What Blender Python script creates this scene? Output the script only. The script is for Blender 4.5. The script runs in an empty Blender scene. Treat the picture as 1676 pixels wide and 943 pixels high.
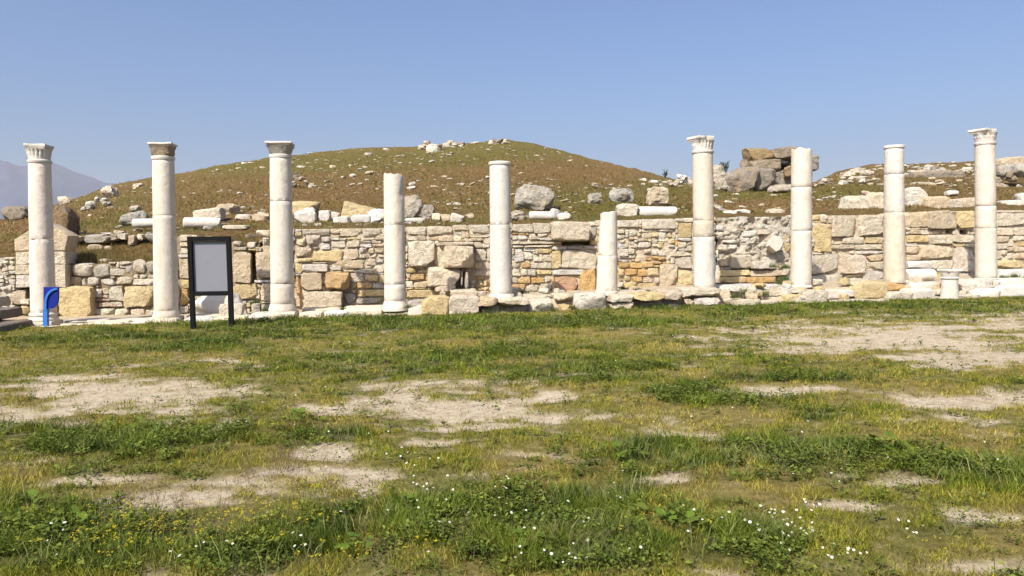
import bpy, bmesh, math, random
import numpy as np
from mathutils import Matrix, Vector, noise as mnoise

random.seed(7); RNG = np.random.default_rng(7)
R = math.radians
SC = bpy.context.scene
COL = SC.collection

# ------------------------------------------------------------------ camera, world, sun, exposure
FPX, CX, CY, EYE = 1210.0, 838.0, 471.5, 1.65
PITCH, ROLL = R(3.38), R(-0.7)
cam_data = bpy.data.cameras.new('camera'); cam = bpy.data.objects.new('camera', cam_data); COL.objects.link(cam)
cam_data.sensor_width = 36.0; cam_data.lens = 36.0 * FPX / 1676.0
cam_data.clip_start = 0.1; cam_data.clip_end = 30000
RM = Matrix.Rotation(R(90) - PITCH, 3, 'X') @ Matrix.Rotation(ROLL, 3, 'Z')
cam.matrix_world = Matrix.Translation((0, 0, EYE)) @ RM.to_4x4()
SC.camera = cam

SUN_EL, SUN_AZ = R(47), R(30)            # sun behind the camera, to the left
S = Vector((-math.sin(SUN_AZ) * math.cos(SUN_EL), -math.cos(SUN_AZ) * math.cos(SUN_EL), math.sin(SUN_EL)))
world = bpy.data.worlds.new('World'); SC.world = world; world.use_nodes = True
wn = world.node_tree.nodes; wl = world.node_tree.links
bg = wn['Background']
sky = wn.new('ShaderNodeTexSky'); sky.sky_type = 'NISHITA'; sky.sun_disc = False
sky.sun_elevation = SUN_EL; sky.sun_rotation = R(180) + SUN_AZ
sky.altitude = 400; sky.air_density = 0.95; sky.dust_density = 7.5; sky.ozone_density = 10.0
wl.new(sky.outputs['Color'], bg.inputs['Color']); bg.inputs['Strength'].default_value = 0.105
sun_data = bpy.data.lights.new('sun', 'SUN'); sun_data.energy = 4.7; sun_data.angle = R(0.5); sun_data.color = (1.0, 0.95, 0.86)
sun = bpy.data.objects.new('sun', sun_data); COL.objects.link(sun)
sun.rotation_euler = S.to_track_quat('Z', 'Y').to_euler(); sun.location = (-30, -50, 60)
SC.view_settings.view_transform = 'Standard'; SC.view_settings.look = 'None'
SC.view_settings.exposure = 0.88; SC.view_settings.gamma = 1.0; SC.view_settings.use_curve_mapping = False
SC.render.engine = 'CYCLES'
SC.cycles.use_denoising = True
SC.cycles.max_bounces = 6; SC.cycles.volume_bounces = 1; SC.cycles.transparent_max_bounces = 8
SC.cycles.use_light_tree = True

# ------------------------------------------------------------------ layout helpers
RN = np.array(RM)
def ray(px, py):
    return RM @ Vector(((px - CX) / FPX, -(py - CY) / FPX, -1.0))
def at(px, py, Y):
    d = ray(px, py); t = Y / d.y
    return Vector((d.x * t, Y, EYE + d.z * t))
SLOPE = 0.1565                      # the colonnade runs slightly away from the camera to the right
YC0 = 17.8
ALPHA = math.atan(SLOPE)
TV = Vector((math.cos(ALPHA), math.sin(ALPHA), 0)); NV = Vector((math.sin(ALPHA), -math.cos(ALPHA), 0))
def onp(px, py, off=0.0):           # point of the upright plane 'off' metres behind the column axes
    d = ray(px, py); t = (YC0 + off) / (d.y - SLOPE * d.x)
    return Vector((d.x * t, d.y * t, EYE + d.z * t))
def proj(X, Y, Z):
    p = np.stack([X, Y, Z - EYE], -1) @ RN
    return CX + FPX * p[..., 0] / -p[..., 2], CY - FPX * p[..., 1] / -p[..., 2]
def tab(t, x):
    return float(np.interp(x, [a for a, b in t], [b for a, b in t]))
WALL = 2.5                         # wall face behind the column axes

def _hash(ix, iy, seed):
    h = (ix.astype(np.int64) * 374761393 + iy.astype(np.int64) * 668265263 + seed * 1274126177) & 0xffffffff
    h = ((h ^ (h >> 13)) * 1274126177) & 0xffffffff
    return ((h ^ (h >> 16)) & 0xffff) / 65535.0
def vnoise(x, y, seed=0):
    x = np.asarray(x, float); y = np.asarray(y, float)
    ix = np.floor(x); iy = np.floor(y); fx = x - ix; fy = y - iy
    fx = fx * fx * (3 - 2 * fx); fy = fy * fy * (3 - 2 * fy)
    a = _hash(ix, iy, seed); b = _hash(ix + 1, iy, seed); c = _hash(ix, iy + 1, seed); d = _hash(ix + 1, iy + 1, seed)
    return (a + (b - a) * fx) * (1 - fy) + (c + (d - c) * fx) * fy
def fbm(x, y, seed=0, o=4):
    s = 0; a = 0.5; n = 0
    for k in range(o):
        s = s + a * vnoise(x * 2 ** k, y * 2 ** k, seed + k * 17); n += a; a *= 0.5
    return s / n

# ------------------------------------------------------------------ materials
def nodemat(name, rough=0.85):
    m = bpy.data.materials.new(name); m.use_nodes = True
    nt = m.node_tree; b = nt.nodes['Principled BSDF']
    b.inputs['Roughness'].default_value = rough
    b.inputs['Specular IOR Level'].default_value = 0.25
    return m, nt, b
def N(nt, t, **kw):
    n = nt.nodes.new(t)
    for k, v in kw.items(): setattr(n, k, v)
    return n
def noise_node(nt, vec, scale, detail=6, rough=0.6, dist=0.0):
    n = N(nt, 'ShaderNodeTexNoise'); n.inputs['Scale'].default_value = scale; n.inputs['Detail'].default_value = detail
    n.inputs['Roughness'].default_value = rough; n.inputs['Distortion'].default_value = dist
    if vec is not None: nt.links.new(vec, n.inputs['Vector'])
    return n
def ramp(nt, fac, stops):
    r = N(nt, 'ShaderNodeValToRGB'); e = r.color_ramp.elements
    while len(e) < len(stops): e.new(0.5)
    for i, (p, c) in enumerate(stops):
        e[i].position = p; e[i].color = (c[0], c[1], c[2], 1) if not isinstance(c, (int, float)) else (c, c, c, 1)
    nt.links.new(fac, r.inputs['Fac']); return r
def mix(nt, a, b, fac, mode='MIX'):
    n = N(nt, 'ShaderNodeMix', data_type='RGBA', blend_type=mode)
    for k, v in ((0, fac), (6, a), (7, b)):
        if hasattr(v, 'links') or isinstance(v, bpy.types.NodeSocket): nt.links.new(v, n.inputs[k])
        elif k == 0: n.inputs[0].default_value = v
        else: n.inputs[k].default_value = (v[0], v[1], v[2], 1)
    return n.outputs[2]
def add_bump(nt, b, h, strength, dist):
    bp = N(nt, 'ShaderNodeBump'); bp.inputs['Strength'].default_value = strength; bp.inputs['Distance'].default_value = dist
    nt.links.new(h, bp.inputs['Height']); nt.links.new(bp.outputs['Normal'], b.inputs['Normal']); return bp

def stone_material(name, vary, stain, fine, bump, bdist, fscale=1.0, rough=0.9, crack=0.0, grey=(0.42, 0.365, 0.285), zst=1.0):
    """the stone's own colour is the object colour; noise adds grain, stains, pits and cracks"""
    m, nt, b = nodemat(name, rough)
    geo = N(nt, 'ShaderNodeNewGeometry'); oi = N(nt, 'ShaderNodeObjectInfo'); P = geo.outputs['Position']
    n1 = noise_node(nt, P, 5.0 * fscale, 9, 0.68)
    mp = N(nt, 'ShaderNodeMapping'); mp.inputs['Scale'].default_value = (1, 1, zst); nt.links.new(P, mp.inputs['Vector'])
    n2 = noise_node(nt, mp.outputs[0], 2.1 * fscale, 6, 0.62, 0.8 if zst == 1 else 0.2)
    n3 = noise_node(nt, P, 21 * fscale, 8, 0.72)
    n4 = noise_node(nt, P, 3.3 * fscale, 6, 0.6, 0.3)
    g1 = ramp(nt, n1.outputs['Fac'], [(0.27, 1 - vary), (0.48, 1.0), (0.72, 1 + vary * 0.3)])
    c = mix(nt, oi.outputs['Color'], g1.outputs['Color'], 1.0, 'MULTIPLY')
    s = ramp(nt, n2.outputs['Fac'], [(0.50, 0.0), (0.74, stain)])
    c = mix(nt, c, (0.42, 0.255, 0.105), s.outputs['Color'])
    s2 = ramp(nt, n4.outputs['Fac'], [(0.24, stain), (0.44, 0.0)])
    c = mix(nt, c, grey, s2.outputs['Color'])
    pit = ramp(nt, n3.outputs['Fac'], [(0.30, 1 - fine), (0.40, 1.0)])
    c = mix(nt, c, pit.outputs['Color'], 1.0, 'MULTIPLY')
    h = N(nt, 'ShaderNodeMath', operation='MULTIPLY_ADD'); nt.links.new(n3.outputs['Fac'], h.inputs[0]); h.inputs[1].default_value = 0.45; nt.links.new(n1.outputs['Fac'], h.inputs[2])
    hh = h.outputs[0]
    if crack:
        vo = N(nt, 'ShaderNodeTexVoronoi', feature='DISTANCE_TO_EDGE'); vo.inputs['Scale'].default_value = 4.2 * fscale
        wv = N(nt, 'ShaderNodeVectorMath', operation='MULTIPLY_ADD'); nt.links.new(n1.outputs['Color'], wv.inputs[0]); wv.inputs[1].default_value = (.35, .35, .35); nt.links.new(P, wv.inputs[2])
        nt.links.new(wv.outputs[0], vo.inputs['Vector'])
        cr = ramp(nt, vo.outputs['Distance'], [(0.0, 1 - crack), (0.035, 1.0)])
        msk = ramp(nt, n2.outputs['Fac'], [(0.40, 1.0), (0.52, 0.0)])
        crm = mix(nt, (1, 1, 1), cr.outputs['Color'], msk.outputs['Color'])
        c = mix(nt, c, crm, 1.0, 'MULTIPLY')
    nt.links.new(c, b.inputs['Base Color'])
    add_bump(nt, b, hh, bump, bdist)
    return m
M = {}
M['stone'] = stone_material('rough_limestone', 0.30, 0.50, 0.55, 1.0, 0.20, 1.15, .9, .60)
M['marble'] = stone_material('weathered_marble', 0.17, 0.34, 0.28, 0.6, 0.035, 1.3, .85, .35, (.30, .27, .225), .3)
M['rock'] = stone_material('lichen_rock', 0.5, 0.6, 0.6, 1.0, 0.3, 0.75, .9, .65, (.20, .18, .15))
def simple(name, col, rough=0.5, spec=0.4, nz=0.06, sc=9):
    m, nt, b = nodemat(name, rough); b.inputs['Specular IOR Level'].default_value = spec
    geo = N(nt, 'ShaderNodeNewGeometry'); n = noise_node(nt, geo.outputs['Position'], sc, 6)
    r = ramp(nt, n.outputs['Fac'], [(0.3, tuple(c * (1 - nz * 2) for c in col)), (0.7, tuple(min(1, c * (1 + nz)) for c in col))])
    nt.links.new(r.outputs['Color'], b.inputs['Base Color'])
    add_bump(nt, b, n.outputs['Fac'], 0.05, 0.01)
    return m
M['black'] = simple('black_painted_steel', (0.004, 0.004, 0.0045), 0.7, 0.12)
M['panel'] = simple('blank_grey_panel', (0.165, 0.165, 0.182), 0.7, 0.2, 0.02, 3)
M['blue'] = simple('dark_blue_plastic', (0.003, 0.012, 0.16), 0.5, .25)
M['lightblue'] = simple('light_blue_plastic', (0.03, 0.125, 0.40), 0.5, .25)
M['white'] = simple('dirty_white_paint', (0.55, 0.54, 0.50), 0.7)

# ------------------------------------------------------------------ mesh helpers
_topo = {}
def cube_topo(n):
    if n in _topo: return _topo[n]
    idx = {}; pts = []; faces = []
    def v(p):
        k = tuple(round(c, 5) for c in p)
        if k not in idx: idx[k] = len(pts); pts.append(p)
        return idx[k]
    g = [(-1 + 2 * i / n) for i in range(n + 1)]
    for ax in range(3):
        for s in (-1, 1):
            u, w = [(1, 2), (2, 0), (0, 1)][ax]
            for i in range(n):
                for j in range(n):
                    q = []
                    for a, b_ in ((i, j), (i + 1, j), (i + 1, j + 1), (i, j + 1)):
                        p = [0, 0, 0]; p[ax] = s; p[u] = g[a]; p[w] = g[b_]; q.append(v(tuple(p)))
                    faces.append(q if s > 0 else q[::-1])
    _topo[n] = (np.array(pts, float), faces); return _topo[n]
def rock_arrays(dims, k=6.0, n=4, amp=0.05, seed=0, freq=2.2, taper=0.0, skew=0.0, warp=0.0, cuts=0):
    """an uneven block; k = 2 round, 10 square; amp in metres; warp shifts the corners; cuts = flat broken faces"""
    p, faces = cube_topo(n); p = p.copy()
    p = np.sign(p) * np.abs(p) ** 0.8
    nrm = (np.abs(p) ** k).sum(1) ** (1.0 / k); p = p / nrm[:, None]
    g = np.random.default_rng(abs(int(seed)))
    for _ in range(cuts):
        d = g.normal(size=3); d /= np.linalg.norm(d)
        sup = (p @ d).max(); lim = sup * g.uniform(.68, .92)
        e = np.maximum(p @ d - lim, 0); p = p - e[:, None] * d
    h = np.array(dims) / 2.0
    q = p * h
    q[:, 0] *= 1 + taper * p[:, 2]; q[:, 0] += skew * p[:, 2]
    if warp:
        for sx in (-1, 1):
            for sy in (-1, 1):
                for sz in (-1, 1):
                    w = (1 + sx * p[:, 0]) * (1 + sy * p[:, 1]) * (1 + sz * p[:, 2]) / 8
                    o = g.uniform(-1, 1, 3) * warp * h; o[1] *= .5
                    q += w[:, None] * o
    off = Vector(g.uniform(-90, 90, 3))
    m = max(dims)
    for i in range(len(q)):
        s_ = Vector(q[i]) * (freq / max(m * 0.5, 0.05)) + off
        d = mnoise.noise_vector(s_) + 0.5 * mnoise.noise_vector(s_ * 2.3) + 0.35 * mnoise.noise_vector(s_ * 5.1)
        q[i] += np.array(d) * amp
    return q, faces
def new_mesh(name, verts, faces, mat, smooth=True, angle=38):
    me = bpy.data.meshes.new(name)
    me.from_pydata([tuple(v) for v in verts], [], [list(map(int, f)) for f in faces])
    if mat is not None: me.materials.append(mat)
    if smooth:
        me.polygons.foreach_set('use_smooth', [True] * len(me.polygons))
        me.set_sharp_from_angle(angle=R(angle))
    me.update(); return me
def link(name, me, parent=None, color=None, loc=None, rot=None):
    o = bpy.data.objects.new(name, me); COL.objects.link(o)
    if parent is not None: o.parent = parent
    if loc is not None: o.location = loc
    if rot is not None: o.rotation_euler = rot
    if color is not None: o.color = (color[0], color[1], color[2], 1)
    return o
def tag(o, label=None, cat=None, group=None, kind=None):
    if label: o['label'] = label
    if cat: o['category'] = cat
    if group: o['group'] = group
    if kind: o['kind'] = kind
    return o
def thing(name, label, cat, loc=(0, 0, 0), group=None, rz=0.0):
    o = bpy.data.objects.new(name, None); COL.objects.link(o); o.location = loc; o.rotation_euler = (0, 0, rz)
    o.empty_display_size = 0.2
    return tag(o, label, cat, group, 'thing')

PAL = {'c': (0.69, 0.59, 0.44), 't': (0.63, 0.50, 0.335), 'w': (0.70, 0.63, 0.53), 'y': (0.66, 0.51, 0.27), 'o': (0.61, 0.395, 0.17),
       'g': (0.48, 0.42, 0.33), 'b': (0.26, 0.185, 0.115), 'p': (0.66, 0.535, 0.40), 'r': (0.52, 0.315, 0.195), 'W': (0.50, 0.455, 0.395),
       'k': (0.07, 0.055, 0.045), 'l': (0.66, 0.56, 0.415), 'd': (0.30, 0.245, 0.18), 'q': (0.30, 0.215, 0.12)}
def colr(key, v=0.09, mat='stone'):
    c = PAL[key]; f = random.uniform(1 - v, 1 + v) * ({'w': .70, 'W': .86, 'c': .74, 'p': .76, 'g': .9}.get(key, .8) if mat == 'marble' else 1); w = random.uniform(-0.02, 0.02)
    return (min(0.8, c[0] * f + w), min(0.8, c[1] * f), min(0.8, max(0.03, c[2] * f - w)))

# ------------------------------------------------------------------ the hill behind the wall
WTOP = [(-150, 421), (24, 421), (108, 425), (112, 432), (250, 427), (262, 400), (290, 386), (312, 384), (378, 390), (385, 398), (405, 404), (425, 392), (445, 379),
        (482, 374), (630, 372), (664, 371), (740, 369), (800, 367), (900, 364), (976, 361), (1010, 360), (1100, 358), (1135, 357), (1171, 355), (1293, 353),
        (1330, 352), (1446, 350), (1483, 346), (1596, 344), (1676, 345), (1830, 340)]
WBOT = [(-150, 522), (0, 518), (108, 523), (250, 518), (300, 516), (445, 513), (482, 506), (560, 503), (630, 498), (664, 491), (740, 490), (800, 487), (976, 483), (1010, 479),
        (1135, 471), (1180, 466), (1290, 465), (1330, 469), (1446, 463), (1483, 462), (1595, 453), (1676, 453), (1830, 449)]
T1 = [(-300, 400), (0, 398), (25, 396), (110, 390), (250, 382), (300, 379), (380, 376), (440, 373), (500, 372), (630, 370), (700, 368), (800, 364), (976, 357), (1010, 353),
      (1110, 352), (1180, 351), (1290, 349), (1330, 348), (1440, 344), (1480, 341), (1676, 338), (1950, 330)]
SKYL = [(-300, 425), (-120, 392), (0, 362), (20, 357), (60, 346), (100, 333), (150, 314), (200, 300), (240, 292), (300, 284), (370, 269), (400, 263), (440, 259), (520, 248),
        (600, 241), (680, 239), (740, 237), (800, 231), (830, 229), (870, 235), (920, 247), (980, 263), (1040, 278), (1090, 291), (1140, 302), (1200, 306), (1290, 305),
        (1335, 298), (1350, 291), (1385, 279), (1430, 269), (1500, 267), (1590, 266), (1676, 264), (1800, 262), (1950, 270)]
RIDGE = [(-300, 34), (0, 44), (100, 56), (300, 78), (800, 95), (1000, 85), (1100, 72), (1200, 60), (1330, 58), (1676, 60), (1950, 60)]
def terr_params(px):
    p = onp(px, 400, WALL + 1.7); y1 = tab(T1, px); yr = tab(SKYL, px)
    return p.y, y1, tab(RIDGE, px), yr
def terr_py(px, Y):
    Y1, y1, Yr, yr = terr_params(px)
    return yr + (y1 - yr) * (1 / Y - 1 / Yr) / (1 / Y1 - 1 / Yr)
def terr_Y(px, py):
    Y1, y1, Yr, yr = terr_params(px)
    if y1 - yr < 2: return Y1
    s = min(1.0, max(0.0, (py - yr) / (y1 - yr)))
    return 1.0 / (1 / Yr + s * (1 / Y1 - 1 / Yr))
def build_hill():
    pxs = np.arange(-300, 1951, 5.0)
    rows = []
    SS = np.concatenate([np.linspace(1, 0, 90)])
    verts = []; cols = []
    for px in pxs:
        Y1, y1, Yr, yr = terr_params(px)
        pf = onp(px, tab(WTOP, px) + 4, WALL + 0.22)
        colv = [Vector((pf.x, pf.y, pf.z - 0.6)), pf]
        pm = onp(px, tab(WTOP, px) * 0.5 + y1 * 0.5 + 3, WALL + 0.9); colv.append(pm)
        for s in SS:
            Y = 1.0 / (1 / Yr + s * (1 / Y1 - 1 / Yr)); colv.append(at(px, yr + (y1 - yr) * s, Y))
        top = colv[-1]
        for dd, dz in ((1, -0.1), (5, -1.2), (14, -4.5), (30, -11), (60, -24), (120, -40)):
            dx = top.x / top.y
            colv.append(Vector((top.x + dx * dd, top.y + dd, top.z + dz)))
        verts.append(colv)
    nr = len(verts[0]); V = np.array([[tuple(v) for v in c] for c in verts])
    X, Y, Z = V[..., 0], V[..., 1], V[..., 2]
    bump = (fbm(X * 0.35, Y * 0.35, 3, 5) - 0.5) * 0.5 * np.clip((Y - 20) / 25, 0.08, 1.0) + (fbm(X * 1.7, Y * 1.7, 9, 3) - 0.5) * 0.14 + (fbm(X * 5, Y * 5, 19, 2) - 0.5) * 0.06
    Z += bump
    nc = len(pxs)
    F = [(i * nr + j, (i + 1) * nr + j, (i + 1) * nr + j + 1, i * nr + j + 1) for i in range(nc - 1) for j in range(nr - 1)]
    m, nt, b = nodemat('hill_turf', 0.95); b.inputs['Specular IOR Level'].default_value = 0.1
    geo = N(nt, 'ShaderNodeNewGeometry'); at_ = N(nt, 'ShaderNodeAttribute', attribute_name='green')
    n1 = noise_node(nt, geo.outputs['Position'], 0.55, 8, 0.7, 0.4); n2 = noise_node(nt, geo.outputs['Position'], 6.5, 8, 0.75)
    n3 = noise_node(nt, geo.outputs['Position'], 2.0, 6, 0.7)
    brown = ramp(nt, n2.outputs['Fac'], [(0.28, (0.085, 0.046, 0.014)), (0.5, (0.190, 0.112, 0.039)), (0.68, (0.34, 0.235, 0.112))])
    olive = ramp(nt, n2.outputs['Fac'], [(0.28, (0.062, 0.052, 0.010)), (0.5, (0.142, 0.118, 0.026)), (0.68, (0.26, 0.21, 0.070))])
    ad = N(nt, 'ShaderNodeMath', operation='ADD'); nt.links.new(n1.outputs['Fac'], ad.inputs[0]); nt.links.new(at_.outputs['Fac'], ad.inputs[1])
    f = ramp(nt, ad.outputs[0], [(0.42, 0.0), (0.72, 1.0)])
    c = mix(nt, brown.outputs['Color'], olive.outputs['Color'], f.outputs['Color'])
    f3 = ramp(nt, n3.outputs['Fac'], [(0.60, 0.0), (0.76, 0.55)])
    c = mix(nt, c, (0.30, 0.235, 0.135), f3.outputs['Color'])
    nt.links.new(c, b.inputs['Base Color'])
    add_bump(nt, b, n2.outputs['Fac'], 1.0, 0.35)
    me = new_mesh('hill', V.reshape(-1, 3), F, m, True, 180)
    PX, PY = proj(X, Y, Z)
    green = np.zeros_like(X)
    for cx, cy, rx, ry, a in ((420, 272, 170, 16, .2), (640, 258, 240, 18, .2), (830, 245, 120, 18, .2), (980, 325, 170, 26, .24), (760, 340, 120, 26, .12), (150, 375, 50, 8, .2),
                              (1250, 318, 110, 10, .3), (1400, 320, 80, 12, .25), (200, 330, 80, 20, .18), (300, 370, 200, 10, .2), (1090, 300, 80, 10, .1), (1000, 350, 140, 10, .2)):
        green += a * np.exp(-(((PX - cx) / rx) ** 2 + ((PY - cy) / ry) ** 2))
    for cx, cy, rx, ry, a in ((500, 325, 260, 28, .22), (900, 285, 160, 22, .2), (1240, 340, 150, 10, .35), (420, 380, 60, 20, .3), (30, 400, 60, 40, .25), (180, 408, 90, 20, .3)):
        green -= a * np.exp(-(((PX - cx) / rx) ** 2 + ((PY - cy) / ry) ** 2))
    at2 = me.attributes.new('green', 'FLOAT', 'POINT'); at2.data.foreach_set('value', green.reshape(-1).astype(np.float32))
    o = link('hill', me); tag(o, kind='structure')
    # lookup used to rest things on the hill
    return o
hill = build_hill()

# ------------------------------------------------------------------ ground (lawn and the strip under the colonnade)
ZB = [(-40, 0.06), (-14, 0.06), (-10.3, 0.02), (-7.8, 0.0), (-5.3, 0.03), (-2.9, 0.12), (-2.0, 0.16), (-1.2, 0.30), (-0.3, 0.35), (2.4, 0.40), (4.8, 0.47), (7.4, 0.47), (10.0, 0.50), (12.7, 0.58), (20, 0.62), (60, 0.62)]
zbx = np.array([a for a, b in ZB]); zby = np.array([b for a, b in ZB])
def lawn_z(X, Y):
    t = np.clip((Y - 6) / 11, 0, 1)
    z = 0.075 * t + 0.0055 * X * t
    z = z + (fbm(X * 0.45, Y * 0.45, 31, 3) - 0.5) * 0.10 + (fbm(X * 2.3, Y * 2.3, 32, 2) - 0.5) * 0.035
    return z
def ground_z(X, Y):
    X = np.asarray(X, float); Y = np.asarray(Y, float)
    d = Y - (YC0 + SLOPE * X)
    e = np.clip((d + 0.34) / 0.24, 0, 1); e = e * e * (3 - 2 * e)
    return lawn_z(X, Y) * (1 - e) + (np.interp(X, zbx, zby) - 0.035 + (fbm(X * 3, Y * 3, 33, 2) - 0.5) * 0.03) * e
BARE = [(165, 640, 175, 26, 1.0), (60, 676, 90, 20, .8), (250, 655, 120, 26, .7), (780, 668, 190, 24, 1.0), (640, 655, 70, 20, .8), (920, 648, 130, 14, .8), (540, 668, 100, 12, .7), (690, 730, 70, 11, .9),
        (330, 800, 210, 30, 1.0), (450, 775, 150, 28, .95), (140, 792, 120, 16, .8), (250, 822, 60, 22, .9), (560, 805, 90, 24, .8), (1060, 796, 50, 8, 1.0), (1450, 555, 270, 26, 1.0),
        (1580, 588, 160, 22, 1.0), (1330, 545, 150, 13, .8), (1650, 535, 90, 20, .8), (1290, 640, 110, 10, .9), (1610, 655, 130, 18, .9), (1480, 648, 110, 10, .6), (1600, 832, 100, 18, .9),
        (1330, 832, 70, 9, .8), (1170, 808, 60, 8, .7), (900, 655, 60, 20, .6), (500, 600, 130, 10, .35), (330, 590, 150, 12, .45), (1000, 690, 60, 8, .5), (1550, 920, 160, 16, .7), (1180, 930, 60, 12, .9),
        (640, 690, 60, 8, .5), (40, 740, 60, 10, .4), (1150, 720, 100, 7, .55), (1640, 690, 60, 10, .7), (1400, 690, 80, 8, .4), (60, 770, 40, 8, .4), (560, 760, 60, 9, .7), (760, 870, 60, 10, .45),
        (980, 540, 60, 4, .4), (1180, 545, 80, 5, .6), (380, 640, 60, 8, .6), (620, 880, 50, 8, .4), (1330, 800, 60, 8, .5), (1480, 790, 70, 8, .5), (1250, 690, 50, 6, .5), (900, 760, 80, 7, .45)]
LUSH = [(200, 715, 260, 26, 1), (500, 712, 130, 20, 1), (800, 596, 380, 26, .9), (1150, 648, 90, 20, 1.1), (1080, 756, 120, 20, .9), (1380, 748, 240, 36, 1.0), (110, 875, 230, 52, 1.1), (650, 850, 240, 60, .9),
        (960, 870, 260, 66, .95), (1200, 890, 160, 60, 1), (430, 905, 220, 40, 1), (1600, 770, 160, 40, .8), (1500, 860, 150, 30, .6), (700, 530, 500, 13, 1.0), (1300, 506, 420, 15, 1.05), (350, 555, 300, 18, .75), (100, 560, 160, 14, .6),
        (1040, 590, 250, 22, .6), (1620, 600, 90, 8, .6), (1300, 620, 150, 9, .6), (640, 545, 300, 12, .5), (300, 770, 200, 8, .5)]
def ell(PX, PY, L, sharp=1.0):
    s = np.zeros_like(PX)
    for cx, cy, rx, ry, a in L:
        s = np.maximum(s, a * np.exp(-((((PX - cx) / rx) ** 2 + ((PY - cy) / ry) ** 2)) * sharp))
    return s
def cover(X, Y):
    """bare 0..1, lush 0..1, dry 0..1 of the lawn at ground points"""
    Yp = np.maximum(Y, 2.4)
    PX, PY = proj(X, Yp, np.zeros_like(X))
    wx = (fbm(X * 0.9, Y * 0.9, 41, 4) - 0.5); wy = (fbm(X * 0.9, Y * 0.9, 47, 4) - 0.5)
    sc = 1210.0 / Yp
    PXw = PX + wx * sc * 0.9; PYw = PY + wy * sc * 0.28
    n = fbm(X * 3.1, Y * 3.1, 51, 4); n2 = fbm(X * 0.8, Y * 0.8, 57, 3); n3 = fbm(X * 7, Y * 7, 59, 3)
    ns = fbm(X * 1.3 + 7, Y * 3.6, 53, 4)
    b = ell(PXw, PYw, BARE) * .95 + (ns - 0.5) * 1.5 + (n - .5) * .5 + (n3 - 0.5) * 0.8
    bare = np.clip((b - 0.27) / 0.44, 0, 1)
    l = ell(PXw, PYw, LUSH) * .9 + .04 + (n - 0.5) * 0.7 + (n2 - 0.5) * 0.4 + (fbm(X * 1.1 + 3, Y * 2.3, 55, 4) - .5) * 1.5
    lush = np.clip((l + (n3 - .5) * 1.0 + (ns - .5) * .6 - 0.25) / 0.55, 0, 1) * (1 - 0.85 * bare)
    dry = np.clip((fbm(X * 1.3, Y * 1.3, 61, 4) - 0.45) / 0.2, 0, 1) * (1 - lush)
    d = Y - (YC0 + SLOPE * X)
    strip = np.clip((d + 0.60) / 0.12, 0, 1)
    return bare, lush, dry, strip
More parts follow.
